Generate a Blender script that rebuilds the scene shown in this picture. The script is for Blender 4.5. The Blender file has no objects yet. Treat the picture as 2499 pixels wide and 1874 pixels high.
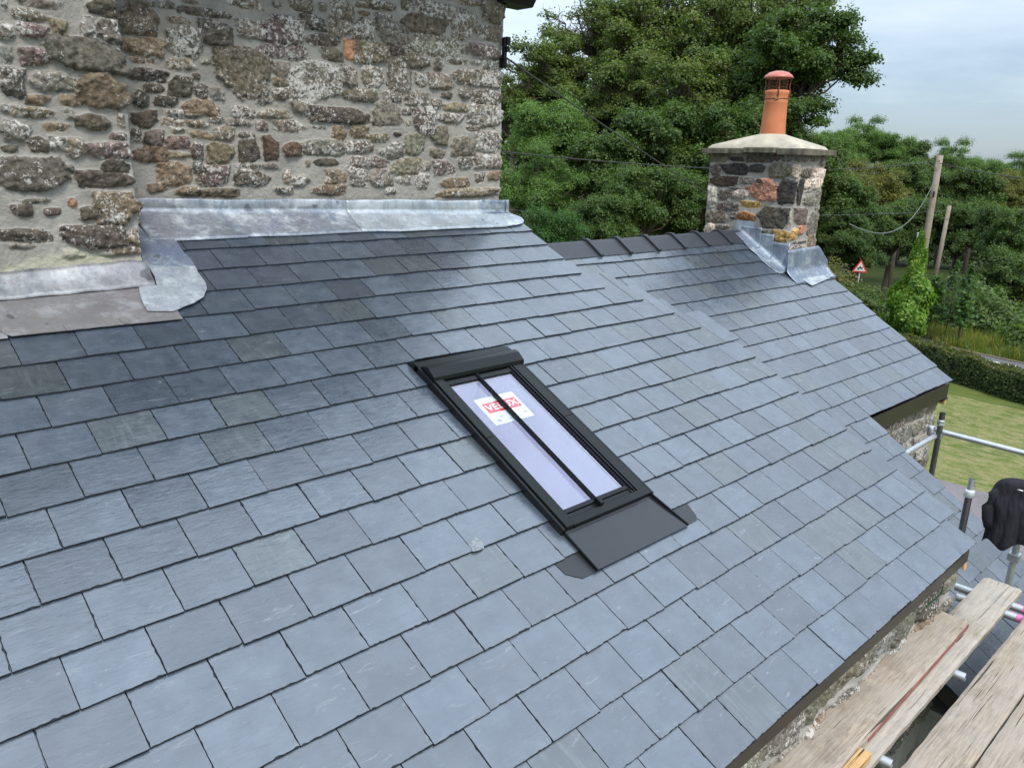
import bpy, math, random
import numpy as np
from mathutils import Vector, Matrix, noise as mnoise
SC = bpy.context.scene
COL = SC.collection
R = math.radians
WALLO=[0.6391, 1.0971, 0.0]
WALLD=[0.9989, -0.0478, 0.0]
SB="""0.124,1.506,0.086,0.018,g;0.076,1.452,0.069,0.025,w;-0.017,1.481,0.013,0.024,g;0.39,1.524,0.063,0.038,d;0.189,1.419,0.033,0.031,b;0.082,1.389,0.058,0.03,r;-0.018,1.375,0.026,0.032,g;0.315,1.433,0.033,0.045,g;0.406,1.422,0.046,0.055,d;0.292,1.314,0.155,0.071,D;-0.032,1.277,0.025,0.039,g;0.076,1.281,0.057,0.037,r;-0.026,1.164,0.045,0.056,d;0.144,1.182,0.087,0.039,g;0.343,1.155,0.105,0.074,B;0.064,1.098,0.047,0.021,b;0.199,1.106,0.047,0.026,b;0.043,1.041,0.086,0.025,b;-0.068,1.051,0.018,0.021,g;0.192,1.043,0.022,0.022,g;0.287,1.013,0.072,0.037,d;0.133,0.983,0.057,0.019,b;-0.041,0.959,0.057,0.045,g;0.419,1.035,0.019,0.041,w;0.398,0.953,0.04,0.019,r;0.047,0.904,0.043,0.033,d;0.125,0.914,0.034,0.031,g;0.197,0.892,0.045,0.041,b;-0.074,0.88,0.034,0.018,d;0.349,0.885,0.098,0.037,r;0.008,0.767,0.132,0.069,d;0.372,0.812,0.062,0.032,d;0.32,0.748,0.125,0.037,d;0.163,0.794,0.023,0.021,g;-0.003,0.649,0.062,0.013,w;-0.056,0.607,0.042,0.029,d;0.063,0.599,0.039,0.019,d;0.157,0.638,0.02,0.022,o;0.237,0.59,0.05,0.03,d;0.352,0.61,0.095,0.07,b;-0.054,0.493,0.104,0.032,d;0.242,0.472,0.129,0.053,d;0.424,0.464,0.025,0.044,b;0.135,0.396,0.046,0.022,b;0.349,0.401,0.093,0.023,b;-0.076,0.446,0.052,0.016,g"""
SM="""0.103,1.571,0.091,0.068,w;0.123,1.659,0.085,0.016,w;0.254,1.67,0.041,0.024,g;0.382,1.699,0.055,0.012,w;0.691,1.729,0.104,0.024,b;0.466,1.653,0.156,0.023,d;0.319,1.593,0.058,0.02,b;0.106,1.437,0.099,0.045,b;0.336,1.486,0.097,0.072,w;0.517,1.549,0.086,0.067,d;0.708,1.598,0.071,0.051,w;0.104,1.368,0.07,0.018,b;0.306,1.366,0.078,0.031,b;0.443,1.388,0.032,0.016,g;0.676,1.352,0.143,0.126,w;0.111,1.291,0.109,0.033,d;0.145,1.225,0.059,0.023,d;0.064,1.163,0.044,0.043,d;0.292,1.242,0.062,0.055,d;0.385,1.308,0.023,0.019,d;0.404,1.23,0.039,0.038,d;0.496,1.217,0.038,0.036,g;0.203,1.158,0.062,0.03,d;0.401,1.137,0.099,0.039,b;0.12,1.095,0.009,0.008,w;0.29,1.096,0.092,0.022,w;0.647,1.124,0.065,0.035,w;0.08,1.057,0.065,0.043,d;0.238,1.047,0.066,0.024,b;0.374,1.044,0.064,0.021,b;0.481,1.069,0.048,0.021,w;0.618,1.064,0.075,0.02,w;0.519,0.997,0.061,0.04,w;0.258,1.002,0.042,0.016,b;0.383,0.986,0.058,0.024,b;0.659,0.992,0.051,0.02,w;0.023,0.968,0.029,0.037,d;0.117,0.957,0.05,0.046,r;0.243,0.939,0.065,0.034,r;0.353,0.897,0.035,0.044,r;0.492,0.886,0.077,0.054,b;0.672,0.901,0.062,0.062,d;0.09,0.869,0.088,0.044,b;0.247,0.867,0.069,0.019,b;0.355,0.797,0.032,0.033,g;0.217,0.762,0.087,0.059,b;0.431,0.747,0.092,0.057,r;0.662,0.811,0.081,0.017,w;0.684,0.735,0.108,0.038,d;0.896,1.755,0.031,0.026,g;1.059,1.767,0.079,0.036,w;1.203,1.779,0.03,0.023,w;1.343,1.78,0.079,0.061,w;1.59,1.843,0.133,0.031,w;1.493,1.779,0.047,0.017,b;1.828,1.875,0.046,0.032,w;2.038,1.873,0.14,0.048,w;2.269,1.903,0.076,0.015,g;2.354,1.958,0.096,0.021,b;2.561,1.929,0.095,0.077,B;1.64,1.785,0.073,0.019,w;0.927,1.611,0.134,0.074,r;1.132,1.682,0.077,0.042,d;1.319,1.689,0.074,0.065,w;1.485,1.682,0.075,0.061,w;1.71,1.687,0.111,0.07,w;1.959,1.773,0.174,0.06,D;2.286,1.795,0.092,0.084,w;2.409,1.866,0.021,0.032,w;2.524,1.781,0.108,0.047,w;1.198,1.585,0.109,0.036,d;0.906,1.494,0.153,0.041,r;1.374,1.552,0.036,0.058,o;1.536,1.542,0.114,0.061,b;1.259,1.508,0.074,0.038,w;1.744,1.58,0.053,0.033,d;2.054,1.643,0.196,0.066,w;2.313,1.645,0.036,0.031,g;2.498,1.65,0.133,0.045,r;1.134,1.337,0.159,0.111,W;0.901,1.388,0.055,0.042,g;0.899,1.313,0.049,0.027,b;0.889,1.245,0.051,0.034,w;1.367,1.393,0.059,0.062,w;1.546,1.392,0.078,0.062,w;1.753,1.419,0.088,0.104,w;1.886,1.528,0.109,0.048,w;2.077,1.525,0.037,0.036,w;2.247,1.558,0.082,0.023,w;2.417,1.567,0.045,0.014,g;2.556,1.562,0.072,0.036,g;1.93,1.411,0.046,0.042,w;2.101,1.413,0.095,0.05,w;2.426,1.463,0.21,0.056,w;1.448,1.278,0.128,0.042,w;1.693,1.293,0.071,0.041,g;1.896,1.287,0.084,0.05,g;2.317,1.357,0.058,0.042,w;2.154,1.324,0.054,0.024,w;2.521,1.337,0.124,0.049,w;0.78,1.195,0.045,0.019,d;1.022,1.171,0.055,0.038,w;0.836,1.124,0.106,0.029,b;1.309,1.142,0.201,0.045,d;1.648,1.177,0.096,0.071,G;2.062,1.25,0.043,0.037,w;2.246,1.251,0.12,0.028,b;2.514,1.205,0.147,0.07,w;1.82,1.197,0.043,0.029,r;1.958,1.144,0.086,0.086,r;2.191,1.17,0.101,0.034,w;1.428,1.096,0.033,0.007,d;1.557,1.107,0.025,0.017,w;1.771,1.125,0.019,0.025,w;1.826,1.12,0.022,0.021,b;0.763,1.052,0.037,0.029,r;0.947,1.057,0.105,0.033,w;1.144,1.061,0.055,0.011,g;1.288,1.033,0.053,0.042,b;1.44,1.043,0.068,0.039,b;1.593,1.015,0.069,0.028,b;1.735,1.039,0.035,0.017,d;2.093,1.045,0.079,0.058,G;2.393,1.109,0.068,0.021,w;2.542,1.016,0.118,0.065,w;1.869,0.978,0.076,0.065,G;2.306,0.982,0.102,0.062,G;0.81,0.922,0.051,0.066,R;0.95,0.917,0.059,0.041,R;1.165,0.938,0.135,0.049,g;1.435,0.949,0.093,0.039,r;1.605,0.92,0.032,0.021,w;1.717,0.935,0.066,0.052,g;2.075,0.922,0.061,0.036,G;1.494,0.853,0.146,0.036,r;1.189,0.845,0.094,0.022,d;1.056,0.837,0.018,0.02,b;0.801,0.817,0.053,0.021,g;1.8,0.831,0.109,0.053,G;1.976,0.83,0.038,0.034,g;2.135,0.824,0.091,0.047,r;2.326,0.86,0.062,0.04,w;2.54,0.876,0.13,0.049,w;0.904,0.751,0.026,0.039,b;1,0.726,0.064,0.033,w;1.25,0.753,0.077,0.049,b;1.417,0.749,0.064,0.059,w;1.592,0.75,0.079,0.053,w;1.938,0.734,0.055,0.053,g;2.462,0.756,0.045,0.036,w;2.604,0.772,0.063,0.035,b;2.235,0.715,0.128,0.034,b;1.786,0.733,0.058,0.028,g;0.635,0.742,0.066,0.045,d;0.888,0.662,0.055,0.023,w;1.2,0.668,0.11,0.034,b;1.673,0.666,0.038,0.024,w;2.364,0.647,0.253,0.034,b;0.458,0.654,0.12,0.026,B;0.286,0.663,0.067,0.026,b;0.117,0.684,0.051,0.026,B"""
WALLEND=2.6685
WALL_left_visible=-0.0362
SCF="""1.308,0.976,0.121,0.043,G;1.087,0.964,0.085,0.023,k;0.814,0.989,0.155,0.048,d;0.612,0.988,0.034,0.034,R;0.499,0.99,0.071,0.04,w;1.341,0.853,0.065,0.058,r;1.097,0.861,0.148,0.059,k;0.828,0.879,0.093,0.04,k;0.559,0.863,0.133,0.064,G;1.233,0.729,0.167,0.051,K;0.923,0.744,0.094,0.035,g;0.777,0.746,0.044,0.024,g;1.071,0.664,0.088,0.018,g;0.732,0.66,0.142,0.104,p;0.472,0.65,0.104,0.124,k;1.202,0.59,0.077,0.057,w;1.005,0.602,0.087,0.046,L;0.923,0.67,0.03,0.025,p;0.86,0.499,0.11,0.035,O;1.108,0.474,0.097,0.051,g;1.243,0.454,0.03,0.04,R;1.348,0.552,0.054,0.103,L;1.274,0.345,0.134,0.07,w;1.057,0.371,0.042,0.036,r;0.907,0.375,0.107,0.044,Q;0.585,0.381,0.162,0.105,D;1.188,0.238,0.086,0.027,w;1.344,0.193,0.065,0.067,L;0.472,0.2,0.096,0.056,O;0.685,0.235,0.064,0.018,g;0.396,0.387,0.019,0.089,L"""
SCS="""6.93,0.983,0.121,0.037,g;7.168,0.991,0.088,0.034,g;7.347,0.967,0.053,0.048,g;6.833,0.865,0.049,0.06,L;7.026,0.84,0.109,0.047,w;7.301,0.782,0.121,0.094,L;6.951,0.651,0.058,0.12,k;7.09,0.734,0.059,0.045,L;7.148,0.658,0.097,0.017,L;7.356,0.557,0.054,0.118,g;7.165,0.567,0.105,0.053,g;7.025,0.402,0.125,0.081,r;7.299,0.322,0.1,0.105,g;7.09,0.262,0.067,0.043,p;6.939,0.222,0.066,0.053,O;7.331,0.093,0.086,0.104,B;7.006,0.049,0.119,0.047,r;7.19,0.049,0.053,0.052,L;7.073,0.131,0.134,0.018,g"""
LEAD_SIDE_UP=[[0.582, -1.076], [0.594, -0.933], [0.72, -0.922], [0.721, -0.883], [0.716, -0.801], [0.721, -0.74], [0.731, -0.703], [0.722, -0.625], [0.677, -0.626], [0.522, -0.644], [0.495, -0.663], [0.475, -0.697]]
LEAD_SIDE_LOW=[[0.488, -0.661], [0.545, -0.637], [0.718, -0.617], [0.708, -0.549], [0.709, -0.448], [0.694, -0.401], [0.65, -0.335], [0.585, -0.29], [0.525, -0.269], [0.485, -0.248], [0.459, -0.239], [0.345, -0.263], [0.346, -0.319], [0.357, -0.385], [0.377, -0.469], [0.465, -0.471], [0.481, -0.55]]
LEAD_APRON=[[-0.224, -0.457], [0.043, -0.47], [0.379, -0.476], [0.469, -0.479], [0.487, -0.337], [0.485, -0.18], [0.211, -0.188], [0.001, -0.19], [-0.237, -0.194], [-0.257, -0.209], [-0.267, -0.24], [-0.272, -0.25]]
LEAD_COVER_BOT=[[-0.224, -0.453], [0.096, -0.461], [0.376, -0.467], [0.467, -0.471]]
LEAD_TAB=[[-0.034, -0.232], [-0.001, -0.23], [0.005, -0.183], [-0.029, -0.182]]
MAIN_APRON_BOT=[[0.582, -1.076], [0.594, -0.933], [1.133, -0.896], [1.135, -0.906], [1.464, -0.891], [1.962, -0.898], [2.232, -0.874], [2.712, -0.877], [3.056, -0.867], [3.272, -0.871], [3.361, -0.894], [3.452, -0.945], [3.462, -0.999], [3.408, -1.053], [3.331, -1.061]]
MAIN_FOLD=[[1.936, -1.071], [2.146, -1.077], [2.702, -1.065], [3.344, -1.06]]
CAM_LOC=[-0.9365, -3.7145, 0.8934]
CAM_M=[[0.731382, -0.168122, 0.66092], [-0.681449, -0.217983, 0.69865], [0.026611, -0.961363, -0.273995]]
CAM_F=1917.18
TH=0.44897269505905457
G=0.20144632197807785
T2=[6.20162756315734, 0.20157484477496457, -0.2838116865282475]
U2=[0.999970652692135, -0.006499870135136106, -0.004055298101483267]
V2=[-0.007661121709768033, -0.8462335390797419, -0.5327570783675455]
N2=[-3.1122558522031756e-05, -0.5327725115138743, 0.8462585006997477]
TREES="""31.9,28.5,4.9,2.8,oak;36.5,29.4,8.2,3.5,bare;35.3,24.7,6.7,3.4,oak;40.4,24.5,8.5,3.8,bare;38.5,20.0,7.6,3.3,oak;34.4,15.2,5.4,2.5,syc;35.2,17.7,4.5,2.6,syc;31.9,19.1,3.3,2.8,oak;31.4,23.1,3.6,2.8,oak;26.2,22.9,1.9,2.4,ash;29.1,28.5,3.6,2.1,oak;28.9,18.2,1.4,2.4,syc;30.3,16.1,1.4,2.2,syc;32.1,15.1,2.1,2.2,syc;25.6,19.1,0.3,2.0,syc;22.2,19.8,-0.4,1.8,ash;23.6,15.2,-0.7,1.6,syc;25.5,14.3,-0.5,1.4,syc;21.1,15.1,-1.3,1.2,syc;18.5,15.1,-1.6,0.9,bush;34.8,14.3,0.1,2.2,syc;26.2,15.1,-1.5,1.2,syc;19.5,18.2,-2.4,0.9,bush;73.0,31.7,2.3,2.9,ash;79.4,32.1,3.4,2.6,ash;77.6,28.8,2.5,2.4,ash;83.1,28.6,1.8,2.4,syc;86.2,25.8,1.4,2.5,ash;89.9,24.0,0.4,2.7,ash;93.5,22.3,0.5,2.5,ash;94.1,20.2,0.3,2.5,ash;58.9,24.2,-1.0,2.4,oakb;63.5,23.7,-1.0,2.6,oakb;68.1,23.0,-0.6,2.6,syc;70.8,21.4,-0.9,2.5,syc;71.5,19.2,-1.0,2.5,syc;74.1,17.5,-1.1,2.5,oakb;76.6,15.9,-0.9,2.4,oakb;49.7,20.2,-3.0,2.2,syc;52.3,19.2,-3.1,2.2,syc;56.8,18.9,-3.2,2.3,syc;59.4,17.7,-2.9,2.3,syc;60.1,15.6,-3.1,2.3,syc;56.8,12.5,-3.0,2.2,syc;53.4,9.8,-2.9,2.0,syc;47.5,8.6,-4.7,2.1,syc;48.5,17.9,-4.2,1.8,syc"""
# ---------------------------------------------------------------- camera, sky, sun, exposure
cam = bpy.data.cameras.new('camera'); camo = bpy.data.objects.new('camera', cam); COL.objects.link(camo)
cam.sensor_width = 36; cam.lens = CAM_F / 2499 * 36; cam.clip_end = 5000; cam.clip_start = .05
M = CAM_M
camo.matrix_world = Matrix(((M[0][0], -M[0][1], -M[0][2], CAM_LOC[0]), (M[1][0], -M[1][1], -M[1][2], CAM_LOC[1]),
                            (M[2][0], -M[2][1], -M[2][2], CAM_LOC[2]), (0, 0, 0, 1)))
SC.camera = camo
SC.view_settings.view_transform = 'Standard'; SC.view_settings.look = 'None'
SC.view_settings.exposure = 0.55; SC.view_settings.gamma = 1
SUN_EL, SUN_AZ = R(52), R(200)     # azimuth of the sun measured clockwise from +Y
W = bpy.data.worlds.new("World"); SC.world = W; W.use_nodes = True
nt = W.node_tree; N = nt.nodes; L = nt.links; N.clear()
def nd(tree, typ, **kw):
    n = tree.nodes.new(typ)
    for k, v in kw.items():
        if k in n.inputs: n.inputs[k].default_value = v
        else: setattr(n, k, v)
    return n
sky = nd(nt, 'ShaderNodeTexSky', sky_type='NISHITA'); sky.sun_disc = False
sky.sun_elevation = SUN_EL; sky.sun_rotation = SUN_AZ
bg1 = nd(nt, 'ShaderNodeBackground', Strength=.05); L.new(sky.outputs[0], bg1.inputs[0])
tc = nd(nt, 'ShaderNodeTexCoord'); sep = nd(nt, 'ShaderNodeSeparateXYZ'); L.new(tc.outputs['Generated'], sep.inputs[0])
mp = nd(nt, 'ShaderNodeMapping'); mp.inputs['Scale'].default_value = (2.6, 2.6, 11.0); L.new(tc.outputs['Generated'], mp.inputs[0])
nz = nd(nt, 'ShaderNodeTexNoise', Scale=1.3, Detail=7.0, Roughness=.55); L.new(mp.outputs[0], nz.inputs['Vector'])
ma = nd(nt, 'ShaderNodeMath', operation='MULTIPLY_ADD'); L.new(nz.outputs[0], ma.inputs[0]); ma.inputs[1].default_value = .24
my = nd(nt, 'ShaderNodeMath', operation='MULTIPLY_ADD'); L.new(sep.outputs[1], my.inputs[0]); my.inputs[1].default_value = .09; L.new(sep.outputs[2], my.inputs[2]); L.new(my.outputs[0], ma.inputs[2])
cr = nd(nt, 'ShaderNodeValToRGB'); L.new(ma.outputs[0], cr.inputs[0])
e = cr.color_ramp.elements
SKY = [(0.0, (.13, .19, .25)), (.10, (.155, .22, .29)), (.14, (.16, .22, .30)), (.175, (.115, .165, .245)), (.225, (.145, .195, .275)), (.285, (.30, .34, .39)), (.34, (.42, .46, .50)), (.55, (.76, .85, .93)), (.85, (1.02, 1.18, 1.36))]
e[0].position = 0; e[0].color = (*SKY[0][1], 1); e[1].position = SKY[-1][0]; e[1].color = (*SKY[-1][1], 1)
for p, c in SKY[1:-1]:
    q = e.new(p); q.color = (*c, 1)
bg2 = nd(nt, 'ShaderNodeBackground', Strength=.93); L.new(cr.outputs[0], bg2.inputs[0])
ad = nd(nt, 'ShaderNodeAddShader'); L.new(bg1.outputs[0], ad.inputs[0]); L.new(bg2.outputs[0], ad.inputs[1])
wo = nd(nt, 'ShaderNodeOutputWorld'); L.new(ad.outputs[0], wo.inputs[0])
sl = bpy.data.lights.new('sun', 'SUN'); sl.energy = 1.7; sl.angle = R(14); sl.color = (1, .93, .84)
so = bpy.data.objects.new('sun', sl); COL.objects.link(so)
sd = Vector((math.sin(SUN_AZ) * math.cos(SUN_EL), math.cos(SUN_AZ) * math.cos(SUN_EL), math.sin(SUN_EL)))
so.rotation_euler = sd.to_track_quat('Z', 'Y').to_euler()

# ---------------------------------------------------------------- object helpers
def put(o, parent=None, loc=None):
    COL.objects.link(o)
    if parent is not None: o.parent = parent
    if loc is not None: o.location = loc
    return o
def tag(o, label=None, cat=None, group=None, kind=None):
    if label: o['label'] = label
    if cat: o['category'] = cat
    if group: o['group'] = group
    if kind: o['kind'] = kind
    return o
def thing(name, label, cat, loc=(0, 0, 0), group=None):
    o = bpy.data.objects.new(name, None); o.empty_display_size = .2; COL.objects.link(o); o.location = loc
    return tag(o, label, cat, group)
def base_of(o):
    p = Vector((0, 0, 0))
    while o is not None: p += Vector(o.location); o = o.parent
    return p
class MB:
    def __init__(s): s.v = []; s.f = []; s.c = []; s.mi = []
    def add(s, vs, fs, c=None, mi=0):
        b = len(s.v); s.v += [tuple(map(float, p)) for p in vs]; s.f += [tuple(b + i for i in f) for f in fs]
        s.c += [c or (1, 1, 1, 1)] * len(vs); s.mi += [mi] * len(fs); return s
    def hexa(s, P, c=None, mi=0):      # 8 points: bottom 4 ccw, top 4 ccw
        return s.add(P, [(3, 2, 1, 0), (4, 5, 6, 7), (0, 1, 5, 4), (1, 2, 6, 5), (2, 3, 7, 6), (3, 0, 4, 7)], c, mi)
    def box(s, x0, x1, y0, y1, z0, z1, fn=None, c=None, mi=0):
        P = [(x0, y0, z0), (x1, y0, z0), (x1, y1, z0), (x0, y1, z0), (x0, y0, z1), (x1, y0, z1), (x1, y1, z1), (x0, y1, z1)]
        if fn: P = [fn(*p) for p in P]
        return s.hexa(P, c, mi)
    def tube(s, pts, r, n=10, cap=True, c=None, mi=0):
        pts = [Vector(p) for p in pts]; rs = r if isinstance(r, (list, tuple)) else [r] * len(pts)
        vs = []; up = Vector((0, 0, 1))
        for i, p in enumerate(pts):
            d = (pts[min(i + 1, len(pts) - 1)] - pts[max(i - 1, 0)])
            d = d.normalized() if d.length > 0 else Vector((0, 0, 1))
            a = d.cross(up if abs(d.z) < .95 else Vector((1, 0, 0))).normalized(); b = d.cross(a)
            for k in range(n):
                t = 2 * math.pi * k / n; vs.append(p + (a * math.cos(t) + b * math.sin(t)) * rs[i])
        fs = [(i * n + k, i * n + (k + 1) % n, (i + 1) * n + (k + 1) % n, (i + 1) * n + k) for i in range(len(pts) - 1) for k in range(n)]
        if cap: fs += [tuple(range(n - 1, -1, -1)), tuple((len(pts) - 1) * n + k for k in range(n))]
        return s.add(vs, fs, c, mi)
    def lathe(s, cx, cy, prof, n=28, c=None):
        vs = [(cx + r * math.cos(2 * math.pi * k / n), cy + r * math.sin(2 * math.pi * k / n), z) for r, z in prof for k in range(n)]
        fs = [(i * n + k, i * n + (k + 1) % n, (i + 1) * n + (k + 1) % n, (i + 1) * n + k) for i in range(len(prof) - 1) for k in range(n)]
        return s.add(vs, fs, c)
    def prism(s, poly, z0, z1, fn=None, c=None, bev=0):   # poly in (a,b); extruded along third coordinate
        n = len(poly)
        P = [(a, b, z0) for a, b in poly] + [(a, b, z1) for a, b in poly]
        if fn: P = [fn(*p) for p in P]
        return s.add(P, [tuple(range(n - 1, -1, -1)), tuple(range(n, 2 * n))] + [(i, (i + 1) % n, n + (i + 1) % n, n + i) for i in range(n)], c)
    def build(s, name, mat, parent=None, smooth=False, bevel=0, seg=2, sub=0, fix=False):
        me = bpy.data.meshes.new(name); o0 = base_of(parent)
        me.from_pydata([(a - o0.x, b - o0.y, c - o0.z) for a, b, c in s.v], [], s.f)
        for m in (mat if isinstance(mat, (list, tuple)) else [mat]): me.materials.append(m)
        if any(s.mi): me.polygons.foreach_set('material_index', s.mi)
        ca = me.color_attributes.new('col', 'FLOAT_COLOR', 'POINT'); ca.data.foreach_set('color', np.array(s.c, dtype=np.float32).ravel())
        me.update()
        if fix:
            import bmesh
            bm = bmesh.new(); bm.from_mesh(me); bmesh.ops.recalc_face_normals(bm, faces=bm.faces); bm.to_mesh(me); bm.free()
        if smooth: me.polygons.foreach_set('use_smooth', [True] * len(me.polygons))
        o = put(bpy.data.objects.new(name, me), parent)
        if bevel:
            m = o.modifiers.new('bevel', 'BEVEL'); m.width = bevel; m.segments = seg; m.limit_method = 'ANGLE'; m.angle_limit = R(35)
        if sub:
            m = o.modifiers.new('sub', 'SUBSURF'); m.levels = sub; m.render_levels = sub
        return o
def np_mesh(name, verts, quads, mat, parent=None, attrs=None, smooth=True):
    """verts (n,3), quads (m,k) numpy -> one mesh object; attrs: name -> (n,4) colours"""
    me = bpy.data.meshes.new(name); o0 = base_of(parent)
    verts = np.asarray(verts, dtype=np.float32) - np.array(o0, dtype=np.float32)
    n, m, k = len(verts), len(quads), quads.shape[1]
    me.vertices.add(n); me.vertices.foreach_set('co', verts.ravel())
    me.loops.add(m * k); me.loops.foreach_set('vertex_index', quads.astype(np.int32).ravel())
    me.polygons.add(m); me.polygons.foreach_set('loop_start', np.arange(0, m * k, k, dtype=np.int32))
    me.polygons.foreach_set('loop_total', np.full(m, k, dtype=np.int32))
    if smooth: me.polygons.foreach_set('use_smooth', np.ones(m, dtype=bool))
    me.update(calc_edges=True); me.validate()
    for an, arr in (attrs or {}).items():
        ca = me.color_attributes.new(an, 'FLOAT_COLOR', 'POINT'); ca.data.foreach_set('color', np.asarray(arr, dtype=np.float32).ravel())
    me.materials.append(mat)
    return put(bpy.data.objects.new(name, me), parent)

# ---------------------------------------------------------------- materials
class Mat:
    def __init__(s, name, col=(.5, .5, .5), rough=.6, metal=0, spec=.5):
        s.m = bpy.data.materials.new(name); s.m.use_nodes = True; s.t = s.m.node_tree; s.b = s.t.nodes['Principled BSDF']
        s.b.inputs['Base Color'].default_value = (*col, 1); s.b.inputs['Roughness'].default_value = rough
        s.b.inputs['Metallic'].default_value = metal; s.b.inputs['Specular IOR Level'].default_value = spec
        s.co = s.t.nodes.new('ShaderNodeTexCoord').outputs['Object']; s.h = None
    def n(s, typ, **kw): return nd(s.t, typ, **kw)
    def l(s, a, b): s.t.links.new(a, b)
    def mapped(s, scale=(1, 1, 1), rot=(0, 0, 0), src=None):
        m = s.n('ShaderNodeMapping'); m.inputs['Scale'].default_value = scale; m.inputs['Rotation'].default_value = rot
        s.l(src or s.co, m.inputs[0]); return m.outputs[0]
    def noise(s, scale, detail=4, rough=.55, src=None, dist=0):
        n = s.n('ShaderNodeTexNoise', Scale=scale, Detail=detail, Roughness=rough, Distortion=dist); s.l(src or s.co, n.inputs['Vector']); return n.outputs[0]
    def ramp(s, x, stops):
        r = s.n('ShaderNodeValToRGB'); s.l(x, r.inputs[0]); e = r.color_ramp.elements
        cc = lambda c: (c, c, c, 1) if isinstance(c, (int, float)) else (*c, 1)
        e[0].position, e[0].color = stops[0][0], cc(stops[0][1]); e[1].position, e[1].color = stops[-1][0], cc(stops[-1][1])
        for p, c in stops[1:-1]:
            q = e.new(p); q.color = cc(c)
        return r.outputs[0]
    def mix(s, f, a, b, mode='MIX'):
        m = s.n('ShaderNodeMix', data_type='RGBA', blend_type=mode)
        for v, i in ((f, 0), (a, 6), (b, 7)):
            if isinstance(v, (int, float)): m.inputs[i].default_value = v if i == 0 else (v, v, v, 1)
            elif isinstance(v, tuple): m.inputs[i].default_value = (*v, 1)
            else: s.l(v, m.inputs[i])
        return m.outputs[2]
    def math(s, op, a, b=0, c=0):
        m = s.n('ShaderNodeMath', operation=op)
        for i, v in enumerate((a, b, c)):
            if isinstance(v, (int, float)): m.inputs[i].default_value = v
            else: s.l(v, m.inputs[i])
        return m.outputs[0]
    def attr(s, name, out='Color'):
        a = s.n('ShaderNodeAttribute', attribute_name=name); return a.outputs[out]
    def sepc(s, c):
        x = s.n('ShaderNodeSeparateColor'); s.l(c, x.inputs[0]); return x.outputs
    def base(s, c): s.l(c, s.b.inputs['Base Color']); return s
    def rough(s, r): s.l(r, s.b.inputs['Roughness']); return s
    def bump(s, h, strength=.5, dist=.01):
        b = s.n('ShaderNodeBump', Strength=strength, Distance=dist); s.l(h, b.inputs['Height'])
        if s.h is not None: s.l(s.h, b.inputs['Normal'])
        s.h = b.outputs[0]; s.l(s.h, s.b.inputs['Normal']); return s

def mat_slate():
    m = Mat('slate', rough=.42, spec=.5); m.b.inputs['IOR'].default_value = 2.3
    a = m.sepc(m.attr('col')); r1, r2, r3 = a[0], a[1], a[2]
    cmb = m.n('ShaderNodeCombineXYZ'); m.l(m.math('MULTIPLY', r3, 37.0), cmb.inputs[0]); m.l(m.math('MULTIPLY', r1, 53.0), cmb.inputs[1]); m.l(m.math('MULTIPLY', r2, 19.0), cmb.inputs[2])
    va = m.n('ShaderNodeVectorMath', operation='ADD'); m.l(m.co, va.inputs[0]); m.l(cmb.outputs[0], va.inputs[1]); co = va.outputs[0]
    green = m.math('GREATER_THAN', r1, .89)
    basec = m.mix(r2, (.032, .044, .061), (.062, .083, .110))
    basec = m.mix(green, basec, m.mix(r2, (.033, .045, .053), (.048, .063, .071)))
    cloud = m.noise(9, 4, .6, co)
    c = m.mix(m.ramp(cloud, [(.35, 0), (.7, 1)]), m.mix(1.0, basec, (.75, .78, .82), 'MULTIPLY'), m.mix(1.0, basec, (1.35, 1.28, 1.25), 'MULTIPLY'))
    st = m.noise(5, 5, .65, m.mapped((9, 1.1, 1.1), src=co))          # riven streaks running down the slope
    stv = m.math('MULTIPLY', m.ramp(st, [(.52, 0), (.72, 1)]), m.math('MULTIPLY', green, .55))
    c = m.mix(stv, c, (.11, .13, .14))
    sc = m.noise(7, 3, .7, m.mapped((1.2, 5, 5), (0, 0, .5), src=co), 1.5)   # pale scratches and dust
    c = m.mix(m.math('MULTIPLY', m.ramp(sc, [(.62, 0), (.74, 1)]), .6), c, (.19, .21, .23))
    hl = m.noise(5, 4, .7, m.mapped((1.4, 10, 10), (0, 0, .25), src=co), 1.0)          # riven hairlines
    c = m.mix(m.math('MULTIPLY', m.ramp(hl, [(.580, 0), (.600, 1), (.620, 0)]), .7), c, (.022, .028, .036))
    sp = m.noise(90, 2, .5, co)
    c = m.mix(m.math('MULTIPLY', m.ramp(sp, [(.76, 0), (.80, 1)]), .22), c, (.4, .42, .44))
    m.base(c)
    m.rough(m.math('MULTIPLY_ADD', r3, .08, m.ramp(m.noise(16, 4, .65, co), [(.3, .20), (.7, .34)])))
    m.bump(m.noise(26, 5, .6, m.mapped((.55, 1.6, 1.6), src=co), .4), .42, .004)
    m.bump(m.noise(4, 3, .5, co), .55, .007)
    m.bump(m.ramp(hl, [(.585, 1), (.60, 0), (.615, 1)]), .12, .0015)
    return m.m
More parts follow.
